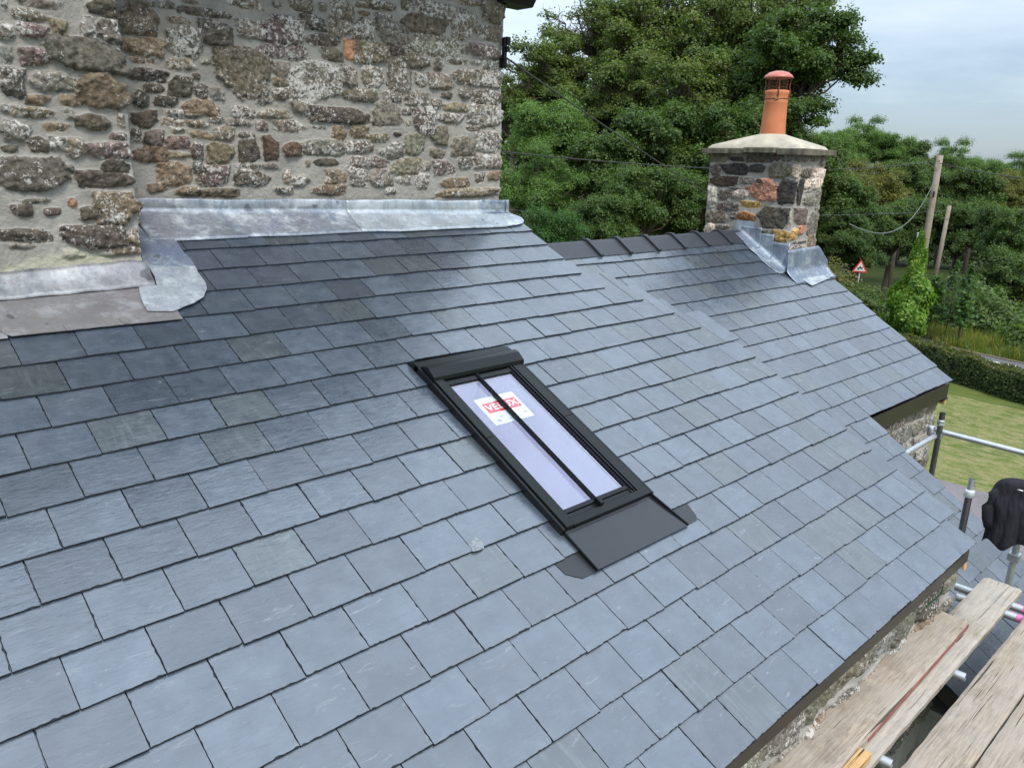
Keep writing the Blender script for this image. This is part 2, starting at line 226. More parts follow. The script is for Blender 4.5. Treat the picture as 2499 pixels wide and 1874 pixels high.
def mat_rubble():
    m = Mat('rubble_masonry', rough=.88, spec=.3)
    col = m.attr('col'); g = m.sepc(m.attr('msk')); stone, lich, fil = g[0], g[1], g[2]
    n1 = m.noise(34, 6, .68); n2 = m.noise(7, 3, .5); n3 = m.noise(120, 4, .7)
    mort = m.mix(m.ramp(m.noise(5, 5, .6), [(.3, 0), (.7, 1)]), (.285, .268, .236), (.42, .40, .358))
    mort = m.mix(m.ramp(m.noise(11, 4, .6, dist=1), [(.55, 0), (.75, .6)]), mort, (.20, .20, .195))
    mort = m.mix(fil, mort, m.mix(m.noise(12, 4, .6), (.42, .41, .30), (.58, .56, .43)))
    s = m.mix(m.ramp(n1, [(.36, 0), (.62, 1)]), m.mix(1.0, col, (.48, .45, .42), 'MULTIPLY'), m.mix(1.0, col, (2.0, 1.96, 1.86), 'MULTIPLY'))
    s = m.mix(m.ramp(n2, [(.45, 0), (.7, .45)]), s, (.15, .12, .075))          # ochre staining
    s = m.mix(m.ramp(m.noise(9, 3, .6, dist=.6), [(.58, 0), (.7, .4)]), s, (.10, .065, .06))
    lv = m.math('ADD', m.noise(46, 7, .78, dist=.5), m.math('MULTIPLY_ADD', lich, .30, -.14))
    lv = m.math('ADD', lv, m.math('MULTIPLY_ADD', m.noise(9, 2, .5), .3, -.15))
    s = m.mix(m.math('MULTIPLY', m.ramp(lv, [(.545, 0), (.60, 1)]), .92), s, m.mix(n3, (.48, .46, .42), (.80, .78, .73)))
    sm = m.math('ADD', stone, m.math('MULTIPLY_ADD', m.noise(60, 4, .7), .7, -.35))
    f = m.ramp(sm, [(.42, 0), (.58, 1)])
    m.base(m.mix(f, mort, s))
    m.bump(m.noise(55, 6, .7), 1.0, .012); m.bump(m.noise(150, 3, .6), .5, .003)
    return m.m
def mat_lead(name='lead', tint=(.36, .395, .44), dark=.5, white=.75, blue=.55, mauve=.22, streak=.6):
    m = Mat(name, rough=.40, metal=.35, spec=.6)
    n1 = m.noise(2.6, 6, .7, dist=.2); n2 = m.noise(7, 8, .75); up = m.noise(6, 5, .7, m.mapped((7, 7, .6)))
    c = m.mix(m.ramp(n1, [(.35, 0), (.62, 1)]), tuple(x * dark for x in tint), tint)
    c = m.mix(m.ramp(m.noise(1.7, 4, .6), [(.42, 0), (.62, mauve)]), c, (.24, .20, .25))
    c = m.mix(m.ramp(m.noise(2.9, 5, .7), [(.50, 0), (.66, blue)]), c, (.15, .21, .32))
    c = m.mix(m.ramp(up, [(.48, 0), (.66, streak)]), c, (.12, .145, .19))
    c = m.mix(m.ramp(n2, [(.50, 0), (.64, white)]), c, (.60, .64, .66))
    c = m.mix(m.ramp(m.noise(30, 6, .8), [(.56, 0), (.68, white * .6)]), c, (.70, .72, .72))
    c = m.mix(m.ramp(m.noise(9, 2, .4), [(.70, 0), (.73, .6)]), c, (.05, .055, .065))
    m.base(c); m.rough(m.ramp(n2, [(.3, .26), (.7, .55)]))
    m.bump(m.noise(6, 4, .5), .6, .012); m.bump(n2, .25, .003)
    return m.m
def mat_wood(name, c0, c1, grey=.5, scale=1.0, knots=True):
    m = Mat(name, rough=.82, spec=.25)
    off = m.attr('col', 'Color'); va = m.n('ShaderNodeVectorMath', operation='ADD'); m.l(m.co, va.inputs[0])
    vs = m.n('ShaderNodeVectorMath', operation='SCALE'); m.l(off, vs.inputs[0]); vs.inputs[3].default_value = 7.0; m.l(vs.outputs[0], va.inputs[1]); co = va.outputs[0]
    g = m.noise(10 * scale, 7, .7, m.mapped((.7, 12, 12), src=co), .5)
    g2 = m.noise(3 * scale, 4, .6, m.mapped((.8, 2.2, 2.2), src=co), .6)
    c = m.mix(m.ramp(g, [(.36, 0), (.60, 1)]), c0, c1)
    c = m.mix(m.ramp(g2, [(.36, 0), (.66, grey)]), c, (.36, .33, .295))
    c = m.mix(m.ramp(m.noise(2.2, 4, .6, src=co, dist=.7), [(.60, 0), (.72, .65)]), c, (.10, .065, .04))
    c = m.mix(m.ramp(m.noise(7, 6, .7, src=co), [(.42, 0), (.66, .5)]), c, tuple(x * .95 for x in c1))
    c = m.mix(m.ramp(m.noise(4, 6, .7, src=co), [(.50, 0), (.68, .4)]), c, tuple(x * .7 for x in c0))
    vo = m.n('ShaderNodeTexVoronoi', Scale=2.6); m.l(co, vo.inputs['Vector']); c = m.mix(m.ramp(vo.outputs['Distance'], [(.03, .85), (.075, 0)]), c, (.09, .055, .035))
    cr = m.ramp(m.noise(6, 3, .6, m.mapped((.16, 11, 11), src=co), .4), [(.645, 0), (.665, 1)])
    c = m.mix(m.math('MULTIPLY', cr, .85), c, (.035, .025, .018))
    m.base(c); m.bump(g, .6, .004); m.bump(m.math('SUBTRACT', 1, cr), .9, .006); m.bump(m.noise(90, 3, .6), .3, .001)
    return m.m
def mat_metal(name, col, rough=.35, metal=1.0, dirt=.4):
    m = Mat(name, col, rough, metal)
    n = m.noise(18, 5, .65, m.mapped((1, 1, .4)))
    m.base(m.mix(m.ramp(n, [(.4, 0), (.75, dirt)]), col, tuple(x * .35 for x in col)))
    m.rough(m.ramp(m.noise(30, 3), [(.3, rough * .8), (.7, min(1, rough * 1.5))])); m.bump(m.noise(60, 3), .2, .001)
    return m.m
def mat_plain(name, col, rough=.5, metal=0, bump=.15, var=.25, scale=14, spec=.5):
    m = Mat(name, col, rough, metal, spec)
    m.base(m.mix(m.ramp(m.noise(scale, 5, .6), [(.3, 0), (.7, 1)]), tuple(x * (1 - var) for x in col), tuple(min(1, x * (1 + var)) for x in col)))
    if bump: m.bump(m.noise(scale * 6, 3), bump, .002)
    return m.m
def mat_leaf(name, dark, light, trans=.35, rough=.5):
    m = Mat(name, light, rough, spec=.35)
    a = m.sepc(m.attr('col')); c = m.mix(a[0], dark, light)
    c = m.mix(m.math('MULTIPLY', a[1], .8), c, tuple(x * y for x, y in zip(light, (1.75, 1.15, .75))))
    m.base(c); t = m.n('ShaderNodeBsdfTranslucent'); m.l(m.mix(1.0, c, (1.3, 1.5, .6), 'MULTIPLY'), t.inputs[0])
    mx = m.n('ShaderNodeMixShader'); mx.inputs[0].default_value = trans
    m.l(m.b.outputs[0], mx.inputs[1]); m.l(t.outputs[0], mx.inputs[2])
    out = [x for x in m.t.nodes if x.type == 'OUTPUT_MATERIAL'][0]; m.l(mx.outputs[0], out.inputs[0])
    return m.m
SLATE = mat_slate(); RUBBLE = mat_rubble(); LEAD = mat_lead()
LEAD_DARK = mat_lead('lead_mauve', (.25, .238, .232), .75, .25, .05, .3, .1); LEAD_BLUE = mat_lead('lead_blue', (.27, .34, .43), .4, .5, .7, .3, .7); LEAD_PALE = mat_lead('lead_pale', (.46, .51, .54), .6, .8, .25, .15, .4)
LEAD_BRUSH = mat_lead('lead_brushed', (.42, .42, .41), .14, .3, .1, .3, .55)
SLATE_EDGE = mat_plain('slate_edge', (.030, .036, .044), .95, 0, .6, .3, 60, .15)
BLACK_ALU = mat_plain('black_aluminium', (.006, .007, .008), .32, 0, .05, .15, 8, .25)
GREY_ALU = mat_plain('dark_grey_aluminium', (.008, .010, .010), .34, 0, .05, .12, 8, .22)
FASCIA = mat_plain('brown_black_fascia', (.022, .018, .014), .38, 0, .1, .3, 6)
RIDGE = mat_plain('ridge_tile', (.030, .034, .042), .55, 0, .4, .18, 20)
TERRA = mat_plain('terracotta', (.52, .175, .075), .72, 0, .25, .14, 5)
TERRA_PINK = mat_plain('painted_terracotta_metal', (.50, .16, .12), .45, .2, .1, .12, 8)
COPPER = mat_plain('brown_steel_strap', (.22, .085, .05), .4, .6, .1, .3)
CEMENT = mat_plain('cement', (.44, .40, .31), .9, 0, .5, .22, 7)
FILLET = mat_plain('pale_mortar', (.46, .45, .36), .92, 0, .6, .25, 9)
CAPST = mat_plain('cap_stone', (.13, .115, .085), .9, 0, .9, .4, 12)
GALV = mat_metal('galvanised_tube', (.55, .57, .58), .42, .85, .35)
DARKTUBE = mat_metal('dark_steel_tube', (.17, .17, .17), .35, .9, .5)
PINK = mat_plain('pink_painted_tube', (.62, .16, .34), .45, 0, .3, .35, 18)
RED = mat_plain('red_paint', (.24, .08, .07), .6, 0, .2, .3, 20)
NEWWOOD = mat_wood('new_softwood', (.50, .27, .10), (.66, .42, .19), .1)
BOARD1 = mat_wood('worn_board', (.20, .15, .11), (.45, .38, .30), .6)
BOARD2 = mat_wood('grey_board', (.26, .22, .17), (.46, .41, .34), .8)
BOARD3 = mat_wood('brown_board', (.19, .15, .11), (.385, .32, .25), .6)
POLEW = mat_wood('weathered_pole', (.20, .155, .11), (.36, .29, .22), .5, .6)
WHITE = mat_plain('white_plastic', (.78, .78, .76), .4, 0, .05, .04)
BLACKCABLE = mat_plain('black_cable', (.02, .02, .02), .5, 0, .05, .1)
GREYCABLE = mat_plain('grey_cable', (.12, .125, .13), .5, 0, .05, .1)
GREEN_STR = mat_plain('green_string', (.03, .16, .06), .6, 0, .1, .2)
_c = Mat('black_cloth', (.02, .02, .025), .85, 0, .25); _c.bump(_c.noise(9, 5, .65, _c.mapped((1, 1, .35)), .6), 1.0, .02); _c.bump(_c.noise(60, 3), .3, .002); CLOTH = _c.m
BARK = mat_plain('bark', (.085, .068, .050), .95, 0, .9, .35, 10)
FELT = mat_plain('grey_roof_felt', (.17, .15, .155), .85, 0, .6, .2, 3)

# ---------------------------------------------------------------- rubble masonry (a real relief: every stone stands proud of the mortar)
def vnoise(sx, sy, nx, ny, cell, rng, octv=3, gain=.5):
    out = np.zeros((nx, ny)); amp = 1; tot = 0
    for o in range(octv):
        gx, gy = int(sx / cell) + 3, int(sy / cell) + 3; g = rng.random((gx, gy))
        x = np.linspace(0, sx / cell, nx); y = np.linspace(0, sy / cell, ny); xi = x.astype(int); yi = y.astype(int)
        fx = (x - xi); fy = (y - yi); fx = (fx * fx * (3 - 2 * fx))[:, None]; fy = (fy * fy * (3 - 2 * fy))[None, :]
        a = g[np.ix_(xi, yi)]; b = g[np.ix_(xi + 1, yi)]; c = g[np.ix_(xi, yi + 1)]; d = g[np.ix_(xi + 1, yi + 1)]
        out += amp * ((a * (1 - fx) + b * fx) * (1 - fy) + (c * (1 - fx) + d * fx) * fy); tot += amp; amp *= gain; cell /= 2
    return out / tot
TONE = {'w': ((.135, .12, .10), .54), 'W': ((.14, .13, .11), .62), 'g': ((.16, .155, .14), .48), 'G': ((.15, .145, .115), .32), 'd': ((.085, .075, .065), .38), 'D': ((.10, .09, .075), .22),
        'b': ((.175, .14, .10), .48), 'B': ((.145, .12, .09), .34), 'r': ((.12, .095, .09), .52), 'R': ((.12, .08, .065), .3), 'o': ((.36, .20, .125), .12), 'k': ((.045, .042, .042), .12),
        'K': ((.075, .05, .042), .1), 'p': ((.42, .19, .14), .30), 'L': ((.42, .38, .33), .35), 'O': ((.36, .24, .09), .2), 'Q': ((.30, .13, .055), .05)}
def pack(s0, s1, z0, z1, done, rng, tones='wwgdbrg', h=(.05, .12), gap=.018):
    out = []; z = z0
    while z < z1 - .03:
        rh = rng.uniform(*h); x = s0 + rng.uniform(-.1, .02)
        while x < s1:
            w = rng.uniform(.06, .2) * max(1, rh / .11); hh = rh * rng.uniform(.65, 1.05)
            cx, cz = x + w / 2, z + rh / 2 + rng.uniform(-.012, .012)
            if cx < s1 and not any(abs(cx - d[0]) < d[2] + w / 2 + .004 and abs(cz - d[1]) < d[3] + hh / 2 + .004 for d in done):
                out.append((cx, cz, w / 2 - gap * .3, hh / 2 - gap * .3, tones[int(rng.integers(len(tones)))]))
            x += w + gap
        z += rh + gap
    return out
def parse_st(t): return [(float(a), float(b), float(c), float(d), k) for a, b, c, d, k in (q.split(',') for q in t.split(';'))]
def rubble(name, parent, path, z0, z1, stones, seed, res=.006, relief=.026, round_=.02, fillet=None, wob=.012, lk=0.0):
    """path: plan polyline; s runs along it. stones: (s, z, half width, half height, tone)"""
    rng = np.random.default_rng(seed)
    P = [np.array(p, float) for p in path]; seg = [np.linalg.norm(P[i + 1] - P[i]) for i in range(len(P) - 1)]; S = sum(seg)
    ns, nz = int(S / res) + 1, int((z1 - z0) / res) + 1; s = np.linspace(0, S, ns); z = np.linspace(z0, z1, nz)
    pos = np.zeros((ns, 2)); nor = np.zeros((ns, 2)); cum = np.cumsum([0] + seg)
    dirs = [(P[i + 1] - P[i]) / seg[i] for i in range(len(seg))]; nrm = [np.array([d[1], -d[0]]) for d in dirs]
    for k, t in enumerate(s):
        i = min(np.searchsorted(cum, t, side='right') - 1, len(seg) - 1); pos[k] = P[i] + dirs[i] * (t - cum[i]); n = nrm[i].copy()
        for j in range(1, len(seg)):
            dd = t - cum[j]
            if abs(dd) < round_:
                w = (dd / round_ + 1) / 2; n = nrm[j - 1] * (1 - w) + nrm[j] * w; pos[k] = pos[k] - (nrm[j - 1] + nrm[j]) * .35 * (round_ - abs(dd)) * .5
        nor[k] = n / np.linalg.norm(n)
    Sg, Zg = np.meshgrid(s, z, indexing='ij')
    H = (vnoise(S, z1 - z0, ns, nz, .25, rng, 3) - .5) * wob * 2 + (vnoise(S, z1 - z0, ns, nz, .03, rng, 3) - .5) * .006
    fine = vnoise(S, z1 - z0, ns, nz, .05, rng, 4, .6) - .5; fine2 = vnoise(S, z1 - z0, ns, nz, .016, rng, 2, .6) - .5
    A = np.zeros((ns, nz, 4)); A[..., :3] = .3; A[..., 3] = 1
    K = np.zeros((ns, nz, 4)); K[..., 3] = 1
    best = np.full((ns, nz), -1.0)
    for (cs, cz, hw, hh, tone) in stones:
        m = 1.28
        i0, i1 = np.searchsorted(s, [cs - hw * m, cs + hw * m]); j0, j1 = np.searchsorted(z, [cz - hh * m, cz + hh * m])
        if i1 - i0 < 2 or j1 - j0 < 2: continue
        u = (Sg[i0:i1, j0:j1] - cs) / hw; v = (Zg[i0:i1, j0:j1] - cz) / hh
        a = rng.uniform(-.16, .16); u, v = u + a * v, v - a * .5 * u
        ang = np.arctan2(v, u); r = np.maximum(np.abs(u) * rng.uniform(.90, 1.0), np.abs(v) * rng.uniform(.90, 1.0))
        for k in range(int(rng.integers(4, 7))):       # broken corners: random cut planes
            th = rng.uniform(0, 2 * np.pi); r = np.maximum(r, (u * np.cos(th) + v * np.sin(th)) / rng.uniform(.92, 1.16))
        b = 1.07 + .03 * np.sin(3 * ang + rng.uniform(0, 6.3)) + fine2[i0:i1, j0:j1] * .22 + fine[i0:i1, j0:j1] * .12
        t = (b - r) * min(hw, hh) / .014
        msk = np.clip(t * 1.6 + .15, 0, 1); rel = relief * rng.uniform(.55, 1.25) * min(1, .45 + min(hw, hh) * 12)
        h = rel * (1 - np.exp(-np.clip(t, 0, None) * 1.5)) * (1 + .25 * rng.uniform(-1, 1) * u + .3 * rng.uniform(-1, 1) * v) + (fine[i0:i1, j0:j1] * .013 + fine2[i0:i1, j0:j1] * .007) * msk
        q = np.floor((v + u * rng.uniform(-.3, .3)) * rng.uniform(1.2, 2.6) + fine[i0:i1, j0:j1] * 2.2) * .0035 * msk     # bedding steps
        sub = best[i0:i1, j0:j1]; take = (msk > sub) & (msk > 0)
        (bc, li) = TONE[tone]; jit = rng.uniform(.78, 1.25); tint = np.array([rng.uniform(.93, 1.08), 1, rng.uniform(.93, 1.06)])
        H[i0:i1, j0:j1] = np.where(take, H[i0:i1, j0:j1] * .6 + h + q, H[i0:i1, j0:j1])
        for c in range(3): A[i0:i1, j0:j1, c] = np.where(take, bc[c] * jit * tint[c], A[i0:i1, j0:j1, c])
        K[i0:i1, j0:j1, 0] = np.where(take, msk, K[i0:i1, j0:j1, 0]); K[i0:i1, j0:j1, 1] = np.where(take, np.clip(li - lk + rng.uniform(-.12, .12), 0, 1), K[i0:i1, j0:j1, 1])
        best[i0:i1, j0:j1] = np.where(take, msk, sub)
    if fillet is not None:
        K[..., 2] = np.clip((fillet + .03 * np.sin(Sg * 9) + fine * .08 - Zg) / .05, 0, 1); K[..., 0] *= 1 - K[..., 2]
        H += np.clip((fillet - Zg), 0, .3) * .10
    X = pos[:, 0][:, None] + nor[:, 0][:, None] * H; Y = pos[:, 1][:, None] + nor[:, 1][:, None] * H
    V = np.stack([X, Y, Zg], -1).reshape(-1, 3)
    idx = np.arange(ns * nz).reshape(ns, nz)
    Q = np.stack([idx[:-1, :-1], idx[1:, :-1], idx[1:, 1:], idx[:-1, 1:]], -1).reshape(-1, 4)
    return np_mesh(name, V, Q, RUBBLE, parent, {'col': A.reshape(-1, 4), 'msk': K.reshape(-1, 4)})

# ---------------------------------------------------------------- slates
CT, ST = math.cos(TH), math.sin(TH)
def RP(x, v, n): return (x, -v * CT - n * ST, -v * ST + n * CT)         # main roof: x along, v down the slope, n out of it
def R2P(u, v, n): return tuple(T2[i] + U2[i] * u + V2[i] * v + N2[i] * n for i in range(3))
def slates(name, parent, fn, courses, seed, mat=SLATE, vmin=-9):
    """courses: (row, [x joints...]) ; each slate its own thin slab with riven, dressed edges, all in one covering"""
    rnd = random.Random(seed); mb = MB()
    for row, spans in courses:
        for (x0, x1) in spans:
            w = x1 - x0
            if w < .03: continue
            vb = row * G + rnd.uniform(-.0035, .0035); ln = min(.40, row * G - vmin); lift = rnd.uniform(0, .0018); t = .0085
            twist = rnd.uniform(-.0018, .0018); rot = rnd.uniform(-.0045, .0045)
            g1 = rnd.random(); c = (g1, rnd.random(), rnd.random(), 1)
            gx = .0012
            # boundary: bottom edge (left->right), right side, top, left side
            pts = []
            nb = max(4, int(w / .011)); nsd = 16
            chipL, chipR = rnd.random() < .05, rnd.random() < .05
            for i in range(nb + 1):
                a = i / nb; dv = rnd.uniform(-.0006, .0006)
                if rnd.random() < .02: dv -= rnd.uniform(.001, .003)
                if (chipL and i == 0) or (chipR and i == nb): dv -= .005
                pts.append((x0 + gx + (w - 2 * gx) * a, vb + dv + rot * (a - .5) * w * 4))
            for i in range(1, nsd): pts.append((x1 - gx + rnd.uniform(-.0006, .0003), vb - ln * i / nsd * .6))
            pts += [(x1 - gx, vb - ln), (x0 + gx, vb - ln)]
            for i in range(nsd - 1, 0, -1): pts.append((x0 + gx + rnd.uniform(-.0003, .0006), vb - ln * i / nsd * .6))
            cx, cv = (x0 + x1) / 2, vb - ln / 2
            def hgt(x, v): return (.0185 + lift) * (1 - (vb - v) / .40) + twist * (x - cx) / w * 2
            inn = []
            for (x, v) in pts:
                ins = rnd.uniform(.0004, .0014) if rnd.random() < .9 else rnd.uniform(.002, .005)
                if v < vb - ln * .75: ins = 0
                xx = x + (ins if x < cx else -ins) * (1 if abs(x - cx) > w / 2 - .006 else 0)
                vv = v - (ins * 1.1 if v > vb - .012 else 0); inn.append((xx, vv))
            n = len(pts)
            P = [fn(x, v, hgt(x, v) - t) for x, v in pts] + [fn(x, v, hgt(x, v) - .0040 - rnd.uniform(0, .0016)) for x, v in pts] + [fn(x, v, hgt(x, v)) for x, v in inn]
            F = [tuple(range(2 * n, 3 * n))]
            F += [(k * n + i, k * n + (i + 1) % n, (k + 1) * n + (i + 1) % n, (k + 1) * n + i) for k in (0, 1) for i in range(n)]
            mb.add(P, F, c); mb.mi[-2 * n:] = [1] * (2 * n)
    return mb.build(name, [mat, SLATE_EDGE], parent, fix=False)
def joints(row, x0, x1, rnd, w=.25, half=True):
    off = (row % 2) * .5 * w if half else 0
    k0 = math.ceil((x0 - off) / w - 1e-6); xs = [x0]
    x = off + k0 * w
    while x < x1 - .07:
        if x > x0 + .07: xs.append(x + rnd.uniform(-.0035, .0035))
        x += w
    xs.append(x1); return [(xs[i], xs[i + 1]) for i in range(len(xs) - 1)]
def cut(spans, a, b):      # take the interval a..b out of the spans
    out = []
    for x0, x1 in spans:
        if x1 <= a or x0 >= b: out.append((x0, x1)); continue
        if x0 < a: out.append((x0, a))
        if x1 > b: out.append((b, x1))
    return out

# ================================================================ the tall stone house with its lean-to
house = thing('stone_house', 'tall rubble stone house with a slate lean-to roof holding a black roof window', 'house', (1.5, 1.2, -6.5))
rng = np.random.default_rng(5)
sm = parse_st(SM); wx0 = -.3
stl = [(a - wx0, b, c * 1.07, d * 1.07, t) for a, b, c, d, t in sm]
wend = WALLEND - wx0
ex = pack(0, wend + .6, 1.95, 2.55, stl, rng); ex += [q for q in pack(wend + .02, wend + .6, -.2, 1.95, stl, rng)]
o0 = np.array(WALLO[:2]); dd = np.array(WALLD[:2])
pL = o0 + dd * wx0; pC = o0 + dd * WALLEND; pB = pC + np.array([-dd[1], dd[0]]) * .6
rubble('wall', house, [pL, pC, pB], .32, 2.5, stl + ex, 11, .0058, .034)
sb = parse_st(SB); bx0 = -1.4
stb = [(a - bx0, b, c * 1.07, d * 1.07, t) for a, b, c, d, t in sb]
exb = pack(0, -.1 - bx0, .42, 2.4, stb, rng) + pack(0, .457 - bx0, 1.66, 2.4, stb, rng, h=(.07, .14)) + pack(.47 - bx0, 1.05 - bx0, .4, 2.4, stb, rng)
rubble('chimney_breast', house, [(bx0, .55), (.457, .55), (.457, 1.12)], .26, 2.5, stb + exb, 12, .0058, .035, fillet=.405)
# plain bodies that close the house for other viewpoints
b = MB(); b.box(-3, 3.18, 1.16, 7, -6.5, 2.49); b.box(-1.38, .42, .60, 1.2, .2, 2.49); b.build('inner_body', RUBBLE, house)
b = MB(); b.hexa([(-3, .3, 2.5), (3.55, .3, 2.5), (3.55, 4.2, 5.2), (-3, 4.2, 5.2), (-3, .3, 2.6), (3.55, .3, 2.6), (3.55, 4.2, 5.3), (-3, 4.2, 5.3)]); b.hexa([(3.55, 8.1, 2.5), (-3, 8.1, 2.5), (-3, 4.2, 5.2), (3.55, 4.2, 5.2), (3.55, 8.1, 2.6), (-3, 8.1, 2.6), (-3, 4.2, 5.3), (3.55, 4.2, 5.3)])
b.build('upper_roof', SLATE, house)
b = MB(); b.hexa([(3.20, .86, 1.985), (3.52, .88, 1.985), (3.52, 1.05, 1.985), (3.20, 1.05, 1.985), (3.20, .83, 2.06), (3.54, .85, 2.06), (3.54, 1.05, 2.06), (3.20, 1.05, 2.06)]); b.build('gutter', BLACK_ALU, house, bevel=.006)
b = MB(); cw = Vector(RP(3.30, 0, 0)); cx, cy, cz = 3.29, .95, 1.70                      # black wall clip that carries the cable
b.box(3.27, 3.30, .915, .945, 1.60, 1.76); b.box(3.29, 3.325, .905, .95, 1.71, 1.765); b.box(3.282, 3.31, .90, .93, 1.66, 1.70); b.box(3.262, 3.29, .90, .96, 1.55, 1.62)
b.build('cable_bracket', BLACK_ALU, house, bevel=.004)

# lean-to slates: twenty courses, cut round the roof window and down the stepped verge
rnd = random.Random(4)
VE = {-6: 3.40, -5: 3.425, -4: 3.435, -3: 3.425, -2: 3.417, -1: 3.421, 0: 3.482, 1: 3.716, 2: 3.862, 3: 3.95, 4: 4.19, 5: 4.125, 6: 4.121, 7: 4.116, 8: 4.117, 9: 4.121, 10: 4.106, 11: 4.112, 12: 4.11, 13: 4.126, 14: 3.985}
VT = {r: VE[r] for r in VE}
courses = []
for r in range(-6, 15):
    sp = joints(r, -2.6, VE[r], rnd)
    if r == 3: sp = cut(sp, 1.50, 2.08)
    if 4 <= r <= 8: sp = cut(sp, 1.452, 2.112)
    if r == 9: sp = cut(sp, 1.468, 2.135)
    courses.append((r, sp))
slates('slate_covering', house, RP, courses, 21)
b = MB()                                                                     # roof deck under the slates, with an opening for the window
for x0, x1, v0, v1 in ((-2.6, 1.50, -1.25, 2.80), (2.06, 3.40, -1.25, 2.80), (1.50, 2.06, -1.25, .55), (1.50, 2.06, 1.66, 2.80), (3.40, 3.92, .9, 2.80)): b.box(x0, x1, v0, v1, -.09, -.012, RP)
b.build('roof_deck', FASCIA, house)
b = MB(); b.box(-2.6, 3.93, -2.532, -2.510, -1.318, -1.243); b.build('fascia', FASCIA, house, bevel=.003)
b = MB(); b.box(-2.6, 3.90, -2.508, -2.475, -1.312, -1.300); b.build('soffit', FASCIA, house)
b = MB(); b.hexa([(3.905, -2.53, -1.372), (3.948, -2.53, -1.372), (3.948, -2.47, -1.34), (3.905, -2.47, -1.34), (3.905, -2.518, -1.255), (3.948, -2.518, -1.255), (3.948, -2.44, -1.22), (3.905, -2.44, -1.22)], (.2, .3, .1, 1)); b.build('verge_batten_end', NEWWOOD, house, bevel=.002)
ext = [(-.02, -1.65, 0, 0, 'w')]
lw = pack(0, 6.6, -2.4, -1.25, [], rng, 'GgGgdgGb', (.12, .24), .006)
rubble('eaves_wall', house, [(-2.5, -2.475), (3.93, -2.475), (3.93, -1.9)], -2.6, -1.31, lw, 14, .008, .035, wob=.03)
b = MB(); b.box(-2.5, 3.35, -2.43, 1.3, -6.5, -1.45); b.box(3.3, 3.88, -2.43, -.5, -6.5, -1.45)
b.hexa([(3.80, -2.43, -1.45), (3.88, -2.43, -1.45), (3.88, -.85, -1.45), (3.80, -.85, -1.45), (3.80, -2.43, -1.30), (3.88, -2.43, -1.30), (3.88, -.85, -.53), (3.80, -.85, -.53)]); b.hexa([(3.27, -.85, -1.45), (3.35, -.85, -1.45), (3.35, 1.1, -1.45), (3.27, 1.1, -1.45), (3.27, -.85, -.53), (3.35, -.85, -.53), (3.35, 1.1, .4), (3.27, 1.1, .4)]); b.build('lower_wall', RUBBLE, house)

# ---- lead flashings
def lead_sheet(name, poly, n0, n1, mat, seed=0, fn=RP):
    rr = random.Random(seed); P = []
    for i in range(len(poly)):
        a, c = poly[i], poly[(i + 1) % len(poly)]; k = max(1, int(math.dist(a, c) / .03))
        for j in range(k):
            t = j / k; P.append((a[0] + (c[0] - a[0]) * t + rr.uniform(-.0015, .0015), a[1] + (c[1] - a[1]) * t + rr.uniform(-.0015, .0015)))
    m = MB(); m.prism(P, n0, n1, fn); return m.build(name, mat, house, fix=True)
def wallpt(s, h, z): q = o0 + dd * s; return (q[0] + dd[1] * h, q[1] - dd[0] * h, z)
def dressed(name, s0, s1, ztop, sb0, mat, seed, t=.003, off=0.0, endcurl=0):
    """lead dressed up the wall and out over the slates: profile swept along the wall"""
    rr = np.random.default_rng(seed); ns = int((s1 - s0) / .02); V = []; np_ = 15
    for i in range(ns + 1):
        s = s0 + (s1 - s0) * i / ns; q = o0 + dd * s
        X, Yw = q[0], q[1] - .034
        vb = float(np.interp(X, [p[0] for p in MAIN_APRON_BOT[2:]], [p[1] for p in MAIN_APRON_BOT[2:]])) if sb0 is None else sb0
        if X > 3.22: vb = min(vb, -.877 - ((X - 3.22) / .24) ** 2 * .09)
        wv = math.sin(s * 7 + seed) * .003 + math.sin(s * 23) * .0015
        vt = -(Yw) / CT - .0                                             # v where the wall plane meets the roof
        zt = float(np.interp(X, [.64, 3.3], [.628, .588])) + wv * 1.2
        zf = -vt * ST + .02
        for j in range(6):
            a = j / 5; z = zt + (zf + .035 - zt) * a; V.append((X, Yw - off - .004 * math.sin(a * 3.1) + wv, z))
        for j in range(1, np_ - 5):
            a = j / (np_ - 6); v = vt + .012 + (vb - vt - .012) * a; n = .030 + off + .018 * (1 - a) ** 3 + wv * .8 * (1 - a)
            V.append(RP(X, v, n if j < np_ - 6 else .0235 + off))
    V = np.array(V); idx = np.arange(len(V)).reshape(ns + 1, np_)
    Q = np.stack([idx[:-1, :-1], idx[:-1, 1:], idx[1:, 1:], idx[1:, :-1]], -1).reshape(-1, 4)
    o = np_mesh(name, V, Q, mat, house)
    m = o.modifiers.new('solid', 'SOLIDIFY'); m.thickness = t; m.offset = -1
    return o
dressed('wall_flashing', -.05, 1.40, 0, None, LEAD, 1)
dressed('wall_flashing', 1.30, 2.735, 0, None, LEAD_PALE, 2, off=.004)
dressed('wall_flashing_cap', 2.44, 2.70, 0, -1.03, LEAD_BLUE, 3, off=.008)
b = MB()
q = [(x, s_) for x, s_ in MAIN_APRON_BOT if x > 3.2]; lead_sheet('wall_flashing_end', [(3.30, -1.075), (3.30, -.885)] + [(3.361, -.894), (3.42, -.915), (3.452, -.945), (3.462, -.985), (3.445, -1.02), (3.408, -1.053), (3.36, -1.07)], .026, .0295, LEAD_PALE, 5)
lead_sheet('corner_flashing', LEAD_SIDE_UP, .024, .0275, LEAD_BLUE, 6)
lead_sheet('corner_flashing', [(a, v) for a, v in LEAD_SIDE_LOW], .031, .035, LEAD_PALE, 7)
